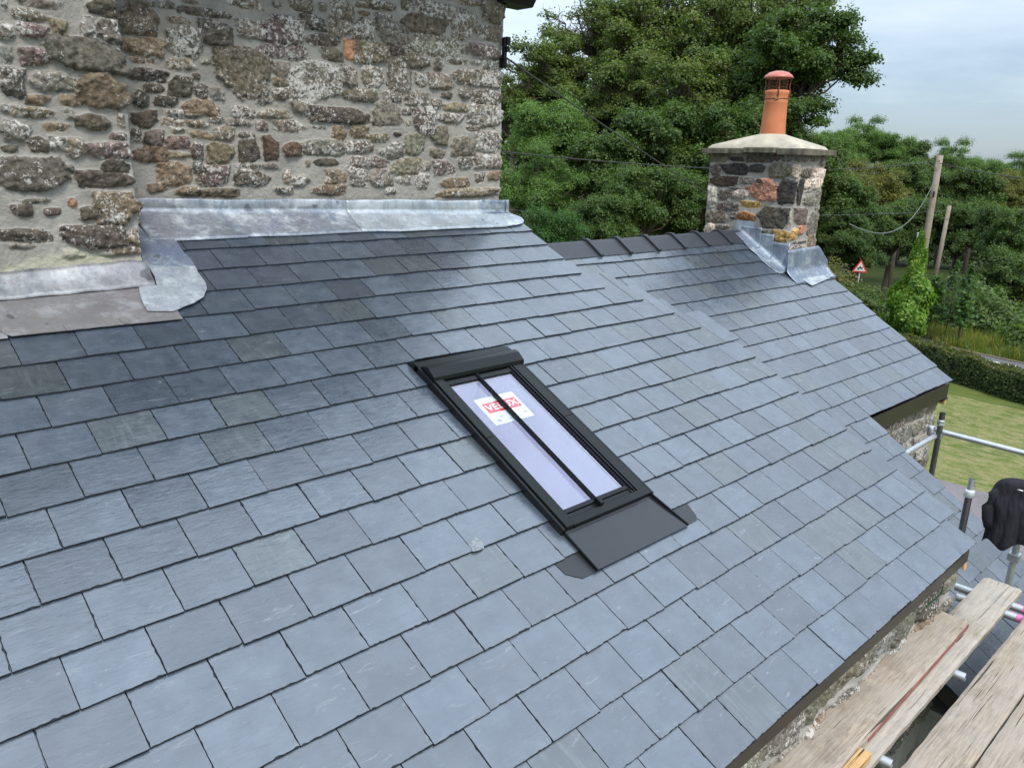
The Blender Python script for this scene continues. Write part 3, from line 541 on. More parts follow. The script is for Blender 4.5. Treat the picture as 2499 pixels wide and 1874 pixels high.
lead_sheet('breast_apron', [(-1.5, -.47), (-.224, -.462)] + [tuple(p) for p in LEAD_APRON[1:8]] + [(-.237, -.194), (-.257, -.209), (-.267, -.235), (-.272, -.26), (-.28, -.40), (-1.5, -.40)], .0225, .0265, LEAD_DARK, 8)
lead_sheet('breast_apron', [(-1.5, -.45), (-.25, -.45), (-.255, -.19), (-1.5, -.19)], .0185, .0215, LEAD_DARK, 9)
lead_sheet('lead_clip', LEAD_TAB, .028, .031, LEAD_DARK, 10)
lead_sheet('lead_clip', [(.205, -.232), (.235, -.23), (.242, -.185), (.214, -.187)], .028, .0305, LEAD_DARK, 13)
b = MB()                                                                     # cover flashing dressed down the foot of the breast
xs = np.linspace(-1.5, .462, 60); V = []
for X in xs:
    yb = float(np.interp(X, [-1.5, -.224, .096, .376, .467], [-.44, -.453, -.461, -.467, -.471])); w = math.sin(X * 5) * .004
    top = (X, .508 + w, .338 + (X + .2) * .03 if X < .4 else .352)
    foot = RP(X, yb, .034)
    for j in range(8):
        a = j / 7; V.append((X, top[1] + (foot[1] - top[1]) * a + .012 * math.sin(a * 3.14) * (1 if a < .6 else .8), top[2] + (foot[2] - top[2]) * a - .002 * math.sin(X * 31)))
V = np.array(V); idx = np.arange(len(V)).reshape(len(xs), 8); Q = np.stack([idx[:-1, :-1], idx[:-1, 1:], idx[1:, 1:], idx[1:, :-1]], -1).reshape(-1, 4)
o = np_mesh('breast_cover_flashing', V, Q, LEAD_BRUSH, house); m = o.modifiers.new('solid', 'SOLIDIFY'); m.thickness = .003

# ---- roof window
rw = bpy.data.objects.new('roof_window', None); put(rw, house); rw['label'] = 'black conservation roof window with one glazing bar'
def rb(name, boxes, mat, parent, bevel=.003):
    m = MB()
    for bx in boxes: m.box(*bx, RP)
    return m.build(name, mat, parent, bevel=bevel)
rb('side_frame', [(1.447, 1.462, .47, 1.705, -.02, .052), (1.460, 1.470, .50, 1.70, -.02, .046)], BLACK_ALU, rw); rb('side_frame', [(2.093, 2.108, .47, 1.705, -.02, .052), (2.085, 2.094, .50, 1.70, -.02, .046)], BLACK_ALU, rw)
rb('cladding', [(1.468, 1.520, .60, 1.0835, 0, .060), (1.468, 1.520, 1.0855, 1.702, 0, .0605), (2.020, 2.088, .60, 1.0835, 0, .056), (2.020, 2.088, 1.0855, 1.702, 0, .0565), (1.52, 2.02, 1.662, 1.704, 0, .058)], GREY_ALU, rw)
rb('sash', [(1.523, 1.535, .63, 1.655, -.02, .052), (1.981, 1.990, .63, 1.655, -.02, .052), (1.994, 2.004, .63, 1.640, -.02, .060), (2.008, 2.016, .63, 1.66, -.02, .050), (1.523, 1.99, .635, .668, -.02, .050), (1.535, 1.981, 1.606, 1.630, -.02, .052), (1.523, 2.004, 1.632, 1.656, -.02, .046)], BLACK_ALU, rw, .002)
hood = MB()
for prof in ([(.405, .012), (.458, .050), (.500, .054), (.502, .020)],):
    n = len(prof); P = [RP(x, v, h) for x in (1.447, 2.12) for v, h in prof]; hood.add(P, [tuple(range(n)), tuple(range(2 * n - 1, n - 1, -1))] + [(i, n + i, n + (i + 1) % n, (i + 1) % n) for i in range(n)])
hood.build('back_flashing', GREY_ALU, rw, bevel=.002, fix=True)
hd = MB(); prof = [(.505, .0), (.505, .062), (.520, .070), (.524, .066), (.530, .082), (.560, .088), (.618, .074), (.628, .058), (.628, .045), (.60, .0)]
n = len(prof); P = [RP(x, v, h) for x in (1.464, 2.110) for v, h in prof]; hd.add(P, [tuple(range(n)), tuple(range(2 * n - 1, n - 1, -1))] + [(i, n + i, n + (i + 1) % n, (i + 1) % n) for i in range(n)])
hd.build('top_hood', GREY_ALU, rw, bevel=.002, fix=True)
rb('glazing_bar', [(1.740, 1.755, .632, 1.632, .036, .058), (1.744, 1.751, .632, 1.632, .058, .063)], BLACK_ALU, rw, .002)
rb('bar_bracket', [(1.735, 1.759, 1.618, 1.662, .050, .0735)], BLACK_ALU, rw, .002)
gl = Mat('window_glass', (.9, .92, .95), .02); t_ = gl.n('ShaderNodeBsdfTransparent'); t_.inputs[0].default_value = (.92, .94, .95, 1)
g_ = gl.n('ShaderNodeBsdfGlossy', Roughness=.015); g_.inputs[0].default_value = (.95, .95, 1.0, 1); fr = gl.n('ShaderNodeFresnel', IOR=2.1); mx = gl.n('ShaderNodeMixShader')
ge = gl.n('ShaderNodeNewGeometry'); gl.l(gl.math('MULTIPLY', fr.outputs[0], gl.math('SUBTRACT', 1.0, ge.outputs['Backfacing'])), mx.inputs[0]); gl.l(t_.outputs[0], mx.inputs[1]); gl.l(g_.outputs[0], mx.inputs[2]); gl.l(mx.outputs[0], [x for x in gl.t.nodes if x.type == 'OUTPUT_MATERIAL'][0].inputs[0])
rb('pane', [(1.53, 1.985, .66, 1.61, .034, .038)], gl.m, rw, 0)
SHAFT = mat_plain('white_plaster', (.84, .82, .94), .8, 0, .1, .03); 
m = MB()
for bx in ((1.505, 1.538, .655, 1.62, -.70, .031), (1.976, 2.01, .655, 1.62, -.70, .031), (1.538, 1.976, .655, .672, -.70, .031), (1.538, 1.976, 1.606, 1.62, -.70, .031), (1.50, 2.02, .64, 1.63, -.72, -.70)): m.box(*bx, RP)
m.build('plastered_reveal', SHAFT, rw)
# sticker behind the glass
LBL = mat_plain('label_white', (.82, .86, .84), .5, 0, 0, .02); LRED = mat_plain('label_red', (.72, .09, .09), .5, 0, 0, .05); LGREY = mat_plain('label_grey', (.38, .42, .42), .5, 0, 0, .05)
rb('glass_label', [(1.612, 1.882, .797, 1.00, .0300, .0312)], LBL, rw, 0)
rb('label_panel', [(1.634, 1.866, .838, .914, .0314, .0320)], LRED, rw, 0)
rb('label_print', [(1.652, 1.655, .81, .985, .0313, .0318), (1.852, 1.855, .80, .96, .0313, .0318), (1.638, 1.668, .965, .985, .0313, .0319), (1.835, 1.865, .955, .965, .0313, .0319), (1.69, 1.83, .975, .979, .0313, .0318), (1.67, 1.70, .945, .955, .0313, .0318)], LGREY, rw, 0)
def text_mesh(name, txt, size, mat, parent, frame, extr=.0006, align='CENTER'):
    cu = bpy.data.curves.new(name, 'FONT'); cu.body = txt; cu.size = size; cu.extrude = extr; cu.align_x = align; cu.align_y = 'CENTER'; cu.offset = size * .012
    t = bpy.data.objects.new(name + '_c', cu); COL.objects.link(t); bpy.context.view_layer.update()
    me = bpy.data.meshes.new_from_object(t.evaluated_get(bpy.context.evaluated_depsgraph_get())); bpy.data.objects.remove(t)
    o = bpy.data.objects.new(name, me); me.materials.clear(); me.materials.append(mat); put(o, parent)
    o.matrix_world = frame; o.matrix_parent_inverse = Matrix.Identity(4)
    p0 = base_of(parent); o.matrix_basis = Matrix.Translation(-p0) @ frame
    return o
c0 = Vector(RP(1.750, .877, .0324)); ax = Vector((1, 0, 0)); ay = Vector((0, CT, ST)); az = ax.cross(ay)
text_mesh('label_lettering', 'VELUX', .074, LBL, rw, Matrix(((ax.x, ay.x, az.x, c0.x), (ax.y, ay.y, az.y, c0.y), (ax.z, ay.z, az.z, c0.z), (0, 0, 0, 1))) @ Matrix.Diagonal((.98, .86, 1, 1)))
# apron below the window: steep at the sill, creased half way, wings tucked beside
m = MB(); prof = [(1.690, .030), (1.712, .026), (1.80, .0245), (1.932, .0262)]
for i in range(3):
    (v0, h0), (v1, h1) = prof[i], prof[i + 1]
    xa = lambda v: (1.463, 2.098 + .046 * (v - 1.69) / .24)
    P = [RP(xa(v0)[0], v0, h0), RP(xa(v0)[1], v0, h0), RP(xa(v1)[1], v1, h1), RP(xa(v1)[0], v1, h1)]; P += [RP(xa(v0)[0], v0, h0 + .002), RP(xa(v0)[1], v0, h0 + .002), RP(xa(v1)[1], v1, h1 + .002), RP(xa(v1)[0], v1, h1 + .002)]
    m.hexa(P)
m.build('sill_apron', mat_plain('apron_sheet', (.013, .014, .017), .24, .1, .05, .12, 3, .7), rw, fix=True)
rb('apron_seam', [(1.459, 1.466, 1.70, 1.934, .020, .036)], BLACK_ALU, rw, .002)
m = MB(); m.hexa([RP(2.094, 1.70, .02), RP(2.102, 1.70, .02), RP(2.148, 1.932, .02), RP(2.140, 1.932, .02), RP(2.094, 1.70, .045), RP(2.102, 1.70, .045), RP(2.148, 1.932, .034), RP(2.140, 1.932, .034)]); m.build('apron_seam', BLACK_ALU, rw, bevel=.002, fix=True)
APR2 = mat_plain('apron_wing', (.024, .026, .029), .40, .1, .05, .12, 3)
m = MB(); m.prism([(1.462, 1.70), (1.300, 1.70), (1.314, 1.88), (1.374, 1.932), (1.462, 1.932)], .0, .0016, lambda a, v, n: RP(a, v, .0113 + (v - 1.81) * .042 + n)); m.build('apron_wing', APR2, rw, fix=True)
m = MB(); m.prism([(2.12, 1.70), (2.285, 1.70), (2.281, 1.83), (2.260, 1.898), (2.231, 1.926), (2.145, 1.926)], .0, .0016, lambda a, v, n: RP(a, v, .0113 + (v - 1.81) * .042 + n)); m.build('apron_wing', APR2, rw, fix=True)
b = MB(); b.prism([(1.014, 1.569), (1.058, 1.55), (1.065, 1.567), (1.07, 1.583), (1.054, 1.619), (1.016, 1.619), (0.994, 1.613), (1.0, 1.593), (1.001, 1.575)], 0, .0009, lambda a, v, n: RP(a, v, .0198 - (1.619 - v) * .046 + n)); b.build('mortar_splash', mat_plain('white_mortar', (.19, .215, .23), .9, 0, .4, .35, 60), house, fix=True)

# ================================================================ the lower wing with its chimney
wing = thing('slate_roofed_wing', 'lower stone wing with dark ridge tiles and a stone chimney at its end', 'house', (6, 0, -6.5))
rnd = random.Random(8); courses = []
for r in range(-3, 22):
    if r <= 8:
        x0, x1 = -2.45 if r < 0 else -2.2, 1.43 + rnd.uniform(-.012, .018)
        if r < -1: x1 = {-4: .40, -3: .455, -2: .575}.get(r, .6)
        if r == -1: x1 = .62
        sp = joints(r, x0, x1, rnd)
        if r == 8: sp = [(a, b2) for a, b2 in sp]
    else:
        sp = joints(r, -2.44, -.50 + rnd.uniform(-.012, .012), rnd)
    courses.append((r, sp))
slates('slate_covering', wing, R2P, courses, 31, vmin=-.88)
b = MB(); b.box(-2.45, 1.40, -3.5 * G, 8 * G - .03, -.10, -.014, R2P); b.box(-2.42, -.53, 8 * G - .03, 21 * G - .03, -.10, -.014, R2P); b.build('roof_deck', FASCIA, wing)
b = MB(); b.hexa([R2P(-2.6, -.86, -.1), R2P(1.4, -.86, -.1), (7.6, 3.3, -1.4), (3.6, 3.3, -1.4), R2P(-2.6, -.86, -.02), R2P(1.4, -.86, -.02), (7.6, 3.3, -1.3), (3.6, 3.3, -1.3)]); b.build('rear_slope', SLATE, wing)
# individual ridge tiles, each with its raised collar over the joint
RX = [3.72, 4.355, 4.765, 5.185, 5.605, 6.025, 6.44, 6.86]
for i in range(7):
    x0, x1 = RX[i], RX[i + 1]; m = MB(); zc = .25
    def rid(x, w, h, t=.014):
        # section: front wing, rounded top, rear wing
        q = [(.782, .088), (.935, .190), (.955, .201), (.975, .204), (.995, .201), (1.015, .190), (1.168, .088)]
        return [(x, y - (w if y < .97 else -w if y > .98 else 0), z + h) for y, z in q]
    A_ = rid(x0, 0, .020); B_ = rid(x1, 0, .020); A2_ = rid(x0, -.012, .004); B2_ = rid(x1, -.012, .004)
    n = 7; P = A_ + B_ + A2_ + B2_
    F = [(k, k + 1, n + k + 1, n + k) for k in range(n - 1)] + [(2 * n + k + 1, 2 * n + k, 3 * n + k, 3 * n + k + 1) for k in range(n - 1)]
    F += [(k + 1, k, 2 * n + k, 2 * n + k + 1) for k in range(n - 1)] + [(n + k, n + k + 1, 3 * n + k + 1, 3 * n + k) for k in range(n - 1)] + [(0, n, 3 * n, 2 * n), (n - 1, 3 * n - 1, 4 * n - 1, 2 * n - 1)]
    m.add(P, F); t = m.build('ridge_tile', RIDGE, wing, bevel=.003, fix=True)
    if i > 0:
        m = MB(); A_ = rid(x0 - .030, .012, .040); B_ = rid(x0 + .016, .012, .040); A2_ = rid(x0 - .030, -.004, .012); B2_ = rid(x0 + .016, -.004, .012)
        A_[0] = (A_[0][0], A_[0][1] - .006, A_[0][2] - .004); B_[0] = (B_[0][0], B_[0][1] - .006, B_[0][2] - .004)
        m.add(A_ + B_ + A2_ + B2_, F); m.build('collar', RIDGE, t, bevel=.003, fix=True)
b = MB(); b.prism([(.78, .075), (.935, .180), (.975, .196), (1.015, .18), (1.17, .075), (1.13, .05), (.975, .13), (.82, .05)], 6.862, 6.89, lambda a, c, x: (x, a, c)); b.build('mortar_bedding', WHITE, wing, fix=True)
# eaves
b = MB(); b.box(5.69, 7.62, -1.158, -1.136, -1.325, -1.170); b.build('fascia', FASCIA, wing, bevel=.003)
b = MB(); b.box(5.72, 7.60, -1.134, -1.02, -1.32, -1.308); b.build('soffit', FASCIA, wing)
b = MB(); b.box(7.602, 7.642, -1.150, -1.10, -1.40, -1.322, c=(.1, .5, .3, 1)); b.build('verge_batten_end', NEWWOOD, wing, bevel=.002)
b = MB(); b.hexa([(7.50, -1.17, -1.34), (7.62, -1.17, -1.335), (7.62, -1.02, -1.42), (7.5, -1.02, -1.42), (7.5, -1.17, -1.33), (7.62, -1.17, -1.32), (7.62, -1.02, -1.32), (7.5, -1.02, -1.32)]); b.build('box_end', FASCIA, wing, fix=True)
gw = pack(0, 3.2, -6.4, -1.30, [], rng, 'gGgGgdbw', (.11, .20), .004)
rubble('wall', wing, [(5.2, -1.04), (7.68, -1.04), (7.68, -.3)], -6.55, -1.30, gw, 16, .012, .038, wob=.03)
b = MB(); b.box(5.2, 7.6, -1.0, 3, -6.5, -1.33); b.box(3.9, 5.6, -3.1, 3, -6.5, -2.35)
b.hexa([(5.52, -4.5, -6.5), (5.62, -4.5, -6.5), (5.62, -1.0, -6.5), (5.52, -1.0, -6.5), (5.52, -4.5, -3.45), (5.62, -4.5, -3.45), (5.62, -1.0, -1.30), (5.52, -1.0, -1.30)])
b.hexa([(7.54, -1.0, -6.5), (7.6, -1.0, -6.5), (7.6, 3, -6.5), (7.54, 3, -6.5), (7.54, -1.0, -1.25), (7.6, -1.0, -1.25), (7.6, 3.0, -1.5), (7.54, 3.0, -1.5)])
b.hexa([(7.54, -.95, -1.5), (7.6, -.95, -1.5), (7.6, 2.9, -1.5), (7.54, 2.9, -1.5), (7.54, -.9, -1.15), (7.6, -.9, -1.15), (7.6, .9, .06), (7.54, .9, .06)]); b.build('lower_wall', RUBBLE, wing)
# chimney: stack, slab, flaunching, pot, cowl, lead
ch = bpy.data.objects.new('chimney', None); put(ch, wing)
CX0, CX1, CY0, CY1 = 6.86, 7.43, .37, 1.43
scf = [(.57 + (CY1 - a), b2, c * 1.05, d * 1.05, t) for a, b2, c, d, t in parse_st(SCF)]
scs = [(.57 + 1.06 + (a - CX0), b2, c * 1.05, d * 1.05, t) for a, b2, c, d, t in parse_st(SCS)]
oth = pack(0, .50, -.5, 1.0, [], rng, 'gGbwd', (.07, .14), .012) + pack(.57 + 1.06 + .62, 3.2, -.5, 1.0, [], rng, 'gGbwd', (.07, .14), .012) + pack(.57, .57 + 1.06 + .55, -.5, 1.0, scf + scs, rng, 'gLwb', (.04, .07), .010)
rubble('stack', ch, [(CX1, CY1), (CX0, CY1), (CX0, CY0), (CX1, CY0), (CX1, CY1)], -.35, 1.03, scf + scs + oth, 17, .0062, .026, .03, wob=.016, lk=.2)
rr = random.Random(3); m = MB()
def slab(x0, x1, y0, y1, z0, z1):
    pts = []
    for (a, c), (d, e2) in (((x0, y0), (x1, y0)), ((x1, y0), (x1, y1)), ((x1, y1), (x0, y1)), ((x0, y1), (x0, y0))):
        for i in range(9):
            t = i / 9; pts.append((a + (d - a) * t + rr.uniform(-.017, .017), c + (e2 - c) * t + rr.uniform(-.017, .017)))
    return pts
for (x0, x1, y0, y1, z0, z1) in ((6.775, 7.14, .97, 1.50, 1.020, 1.072), (6.755, 7.12, .60, .965, 1.032, 1.088), (6.785, 7.15, .29, .60, 1.016, 1.082), (7.12, 7.475, .285, .85, 1.022, 1.080), (7.12, 7.48, .86, 1.50, 1.02, 1.072)):
    m.prism(slab(x0, x1, y0, y1, z0, z1), z0, z1)
m.build('cap_slab', CAPST, ch, bevel=.007, fix=True)
m = MB(); g_ = []
K = 13; n = 12; V = []
for i in range(n + 1):
    t = i / n
    for j in range(4 * K):
        s_, k = divmod(j, K); u = k / K; cs = [(-1, -1), (1, -1), (1, 1), (-1, 1)]; a, c = cs[s_], cs[(s_ + 1) % 4]; qx = a[0] + (c[0] - a[0]) * u; qy = a[1] + (c[1] - a[1]) * u
        al = math.atan2(qy, qx); rx, ry = .300, .550; sx, sy = 7.120 + qx * rx, .895 + qy * ry; px, py = 7.12 + .132 * math.cos(al), .85 + .132 * math.sin(al)
        e_ = t; V.append((sx + (px - sx) * e_, sy + (py - sy) * e_, (1.078 if i == 0 else 1.100) + .132 * t ** .97))
n4 = 4 * K; m.add(V, [(i * n4 + j, i * n4 + (j + 1) % n4, (i + 1) * n4 + (j + 1) % n4, (i + 1) * n4 + j) for i in range(n) for j in range(n4)] + [tuple(n * n4 + j for j in range(n4))]); m.build('flaunching', CEMENT, ch, smooth=True)
m = MB(); m.lathe(7.12, .85, [(0.1375, 1.20), (0.1305, 1.26), (0.1253, 1.34), (0.1218, 1.44), (0.1192, 1.545), (0.1227, 1.556), (0.1183, 1.565), (0.1183, 1.625), (0.1244, 1.640), (0.1244, 1.668), (0.1131, 1.672), (0.0957, 1.668), (0.0940, 1.55)], 40); m.build('chimney_pot', TERRA, ch, smooth=True)
cw = bpy.data.objects.new('cowl', None); put(cw, ch)
m = MB(); m.lathe(7.12, .85, [(0.1479, 1.793), (0.1496, 1.799), (0.1360, 1.820), (0.0978, 1.848), (0.0467, 1.862), (0.0000, 1.865)], 40); m.lathe(7.12, .85, [(0.1428, 1.793), (0.1275, 1.797), (0.0425, 1.83), (0, 1.835)], 40)
m.build('cowl_cap', TERRA_PINK, ch, smooth=True); bpy.data.objects.remove(cw)
m = MB()
for k in range(16):
    a = 2 * math.pi * k / 16; m.tube([(7.12 + .100 * math.cos(a), .85 + .100 * math.sin(a), z) for z in (1.66, 1.80)], .0015, 5)
for z in (1.672, 1.70, 1.73, 1.76, 1.785): m.tube([(7.12 + .100 * math.cos(a), .85 + .100 * math.sin(a), z) for a in np.linspace(0, 2 * math.pi, 33)], .0015, 5, False)
m.build('cowl_mesh', COPPER, ch)
m = MB()
for k in range(4):
    a = math.radians(228 + 90 * k - 12); c_, s_ = math.cos(a), math.sin(a)
    pts = [(.126, 1.80), (.122, 1.70), (.131, 1.66), (.130, 1.62), (.122, 1.58)]
    for i in range(4): m.tube([(7.12 + c_ * pts[i][0], .85 + s_ * pts[i][0], pts[i][1]), (7.12 + c_ * pts[i + 1][0], .85 + s_ * pts[i + 1][0], pts[i + 1][1])], .007, 6)
m.tube([(7.12 + .121 * math.cos(a), .85 + .121 * math.sin(a), 1.588) for a in np.linspace(0, 2 * math.pi, 41)], .0045, 6, False)
m.build('cowl_strap', COPPER, ch)
m = MB(); a = math.radians(212); m.box(-.02, .02, -.008, .008, -.008, .008, lambda x, y, z: (7.12 + .127 * math.cos(a) - x * math.sin(a) + y * math.cos(a), .85 + .127 * math.sin(a) + x * math.cos(a) + y * math.sin(a), 1.588 + z)); m.build('strap_screw', mat_plain('brass', (.45, .30, .10), .35, .9, .05, .1), ch, fix=True)
# chimney lead: soakers stepping down the front face, apron on the downslope side
def on_front(y, z, h): return (CX0 - h, y, z)
def curved_sheet(name, rows, mat, t=.003, sm=True):
    V = np.array([p for r in rows for p in r]); w = len(rows[0]); idx = np.arange(len(V)).reshape(len(rows), w)
    Q = np.stack([idx[:-1, :-1], idx[:-1, 1:], idx[1:, 1:], idx[1:, :-1]], -1).reshape(-1, 4)
    o = np_mesh(name, V, Q, mat, ch, smooth=sm); q = o.modifiers.new('solid', 'SOLIDIFY'); q.thickness = t; q.offset = 0; return o
def zroof2(x, y, n=0):
    A = np.array([[U2[0], V2[0]], [U2[1], V2[1]]]); r = np.array([x - T2[0] - N2[0] * n, y - T2[1] - N2[1] * n]); uu, vv = np.linalg.solve(A, r); return T2[2] + U2[2] * uu + V2[2] * vv + N2[2] * n
def step_lead(y0, y1, ztop, flare, mat, off):
    rows = []
    for i in range(15):
        y = y0 + (y1 - y0) * i / 14; ps = []; zb = zroof2(CX0, min(y, .93), .02) if y < .93 else zroof2(CX0, .93, .02)
        fl = flare * (.55 + .45 * math.sin(math.pi * min(1, (y0 - y) / (y0 - y1) * .6 + .25)))
        for j in range(7): ps.append((CX0 - .028 - off, y, ztop + (zb + .05 - ztop) * j / 6))
        for j in range(1, 9):
            a = j / 8; x = CX0 - .03 - off - fl * a; ps.append((x, y, zroof2(x, y, .020 + off + .022 * (1 - a) ** 3) if y < .93 else zb - .0))
        rows.append(ps)
    return curved_sheet('chimney_flashing', rows, mat)
step_lead(.62, .345, .13, .19, LEAD_BLUE, .0); step_lead(.80, .53, .21, .175, LEAD_BLUE, .004); step_lead(.92, .68, .27, .14, LEAD_BLUE, .008)
m = MB(); m.hexa([on_front(1.01, .14, .03), on_front(.78, .14, .03), on_front(.78, .14, .034), on_front(1.01, .14, .034), on_front(1.0, .33, .028), on_front(.765, .325, .028), on_front(.765, .325, .032), on_front(1.0, .33, .032)]); m.build('chimney_flashing', mat_lead('lead_bluer', (.42, .52, .64), .5), ch, fix=True)
m = MB(); m.hexa([on_front(1.28, .05, .026), on_front(1.0, .1, .026), on_front(1.0, .1, .029), on_front(1.28, .05, .029), on_front(1.27, .185, .026), on_front(1.0, .20, .026), on_front(1.0, .20, .029), on_front(1.27, .185, .029)]); m.build('chimney_flashing', LEAD_DARK, ch, fix=True)
rows = []
for i in range(25):
    x = 6.80 + (7.655 - 6.80) * i / 24; ps = []; edge = max(0, x - CX1 - .03)
    zt = .065 + .022 * (x - 6.8) / .85 - edge * .9; yy = CY0 - .034
    for j in range(7): a = j / 6; ps.append((x, yy - edge * .15 - .01 * a, zt + (zroof2(x, yy - .02, .05) - zt) * a))
    y1_ = .205 if x < 6.95 else .22
    for j in range(1, 10): a = j / 9; y = yy - .012 + (y1_ - yy) * a; ps.append((x, y - edge * .15, zroof2(x, y, .022 + .022 * (1 - a) ** 2.5)))
    rows.append(ps)
curved_sheet('chimney_apron', rows, LEAD_BLUE)
m = MB(); m.prism([(6.94 - 6.2, -.10), (7.02 - 6.2, .055), (7.66 - 6.2, -.035), (7.66 - 6.2, -.12)], .0225, .0245, R2P); m.build('chimney_apron', LEAD_PALE, ch, fix=True)

# ================================================================ scaffold
sc = thing('scaffold', 'galvanised tube scaffold with couplers standing beside the eaves', 'scaffold', (4.5, -3, -6.55))
def tube(pts, mat=GALV, r=.0242, name='tube'):
    m = MB(); m.tube(pts, r, 16, False); m.tube(pts, r - .004, 16, False); o = m.build(name, mat, sc, smooth=True); return o
def coupler(p, s=1.0):
    m = MB(); m.box(-.034, .034, -.036, .036, -.03, .03, lambda x, y, z: (p[0] + x * s, p[1] + y * s, p[2] + z * s)); m.box(.030, .06, -.012, .012, -.012, .012, lambda x, y, z: (p[0] + x * s, p[1] + y * s, p[2] + z * s))
    return m.build('coupler', GALV, sc, bevel=.008)
tube([(6.44, -1.50, -6.5), (6.44, -1.50, -1.165)], DARKTUBE)
m = MB(); m.lathe(6.44, -1.50, [(.027, -1.285), (.031, -1.28), (.031, -1.262), (.027, -1.255), (.031, -1.250), (.031, -1.235), (.026, -1.23)], 24); m.build('collar', GALV, sc, smooth=True)
tube([(6.47, -1.475, -1.39), (5.1, -1.475, -1.40)]); tube([(6.465, -1.44, -1.345), (6.78, -4.8, -1.49)]); coupler((6.46, -1.49, -1.385)); coupler((6.46, -1.455, -1.345), .8)
m = MB(); m.lathe(6.455, -1.43, [(.03, -1.40), (.036, -1.39), (.036, -1.32), (.026, -1.31), (0, -1.308)], 20); m.build('coupler', GALV, sc, smooth=True)
tube([(4.68, -2.28, -6.5), (4.68, -2.28, -1.19)], DARKTUBE, .0225); tube([(4.68, -2.28, -1.20), (4.68, -2.28, -1.075)], GALV, .020)
m = MB(); m.lathe(4.68, -2.28, [(.024, -1.205), (.032, -1.20), (.032, -1.160), (.029, -1.155), (.020, -1.150)], 24); m.build('collar', mat_plain('zinc_collar', (.55, .60, .60), .5, .3, .1, .2), sc, smooth=True)
tube([(5.55, -2.97, -6.5), (5.55, -2.97, -.7)], DARKTUBE); tube([(4.92, -2.56, -6.5), (4.92, -2.56, -1.35)], GALV, .022)
coupler((5.55, -2.97, -1.42)); coupler((4.92, -2.56, -1.62))
for (x, ya, yb, z, mt) in ((4.072, -2.478, -4.1, -1.632, 0), (4.195, -2.43, -4.1, -1.628, 0), (3.212, -2.49, -4.1, -1.632, 1), (2.285, -2.49, -4.1, -1.632, 1)):
    tube([(x, ya, z), (x + .02, -2.80, z)], GALV if not mt else GALV)
    tube([(x + .02, -2.76 if not mt else -2.838, z - .0005), (x + .06, yb, z)], PINK if not mt else RED, .0247)
tube([(1.2, -2.9, -1.684), (5.5, -2.9, -1.684)], DARKTUBE); tube([(1.2, -4.0, -1.684), (5.5, -4.0, -1.684)], DARKTUBE)
for x, y in ((1.6, -4.03), (4.0, -4.03), (1.6, -2.87)): tube([(x, y, -6.5), (x, y, -1.75 if y > -3 else -.9)], DARKTUBE)

# boards: each a worn plank with split ends, chamfered and slightly bowed
def plank(x0, x1, y0, y1, ztop, mat, label, seed, th=.038, skew=0.0, taper=0.0, rise=0.0, c=None, endc=True):
    rr = random.Random(seed); nx = max(6, int((x1 - x0) / .035)); ny = 10; V = []; F = []
    endw = [rr.uniform(-.006, .006) for _ in range(ny + 1)]
    for side in (0, 1):
        for i in range(nx + 1):
            a = i / nx
            for j in range(ny + 1):
                b_ = j / ny; x = x0 + (x1 - x0) * a + (endw[j] if i in (0, nx) else 0); y = y0 + (y1 - y0) * b_ + skew * a
                if j in (0, ny): y += (1 if j == 0 else -1) * abs(mnoise.noise(Vector((x * 5, seed, j)))) * .007
                if endc and i in (0, nx) and j in (0, ny): x += (.012 if i == 0 else -.012)
                z = ztop + rise * a + mnoise.noise(Vector((x * .8, seed * 3.1, 0))) * .004
                if side == 0: z += mnoise.noise(Vector((x * 3, y * 60, seed))) * .0022 - (.005 if j in (0, ny) else 0) - (.005 if i in (0, nx) else 0)
                else: z -= th - (.004 if j in (0, ny) else 0)
                V.append((x, y, z))
    w = ny + 1; o_ = (nx + 1) * w
    for i in range(nx):
        for j in range(ny): p = i * w + j; F += [(p, p + w, p + w + 1, p + 1), (o_ + p, o_ + p + 1, o_ + p + w + 1, o_ + p + w)]
        F += [(i * w, o_ + i * w, o_ + (i + 1) * w, (i + 1) * w), (i * w + ny, (i + 1) * w + ny, o_ + (i + 1) * w + ny, o_ + i * w + ny)]
    for j in range(ny): F += [(j, j + 1, o_ + j + 1, o_ + j), (nx * w + j, o_ + nx * w + j, o_ + nx * w + j + 1, nx * w + j + 1)]
    m = MB(); m.add(V, F, (rr.random(), rr.random(), rr.random(), 1)); o = m.build('scaffold_board', mat, None, fix=True)
    return tag(o, label, 'scaffold board', 'scaffold boards by the eaves')
b1 = plank(1.0, 3.68, -2.706, -2.494, -1.55, BOARD1, 'worn scaffold board with a red painted edge, nearest the stone wall under the eaves', 1, skew=.040)
m = MB(); m.hexa([(2.3, -2.689, -1.582), (3.66, -2.6685, -1.582), (3.66, -2.6655, -1.582), (2.3, -2.686, -1.582), (2.3, -2.689, -1.560), (3.66, -2.6685, -1.558), (3.66, -2.6655, -1.558), (2.3, -2.686, -1.560)]); m.build('painted_edge', RED, b1)
plank(1.2, 4.41, -2.762, -2.548, -1.59, BOARD2, 'pale grey scaffold board with a split end sticking out past its neighbours', 2, skew=.018)
plank(.9, 5.2, -3.058, -2.851, -1.57, BOARD3, 'brown scaffold board across the dark gap from the wall side boards', 3)
plank(.9, 3.35, -3.275, -3.065, -1.568, BOARD3, 'outer scaffold board with a pinkish near end in the bottom right corner', 4); plank(3.36, 5.4, -3.275, -3.065, -1.571, BOARD2, 'outer scaffold board butted end to end beyond the pinkish one', 5)
plank(.9, 5.2, -3.50, -3.29, -1.57, BOARD3, 'outermost scaffold board along the open side', 6)
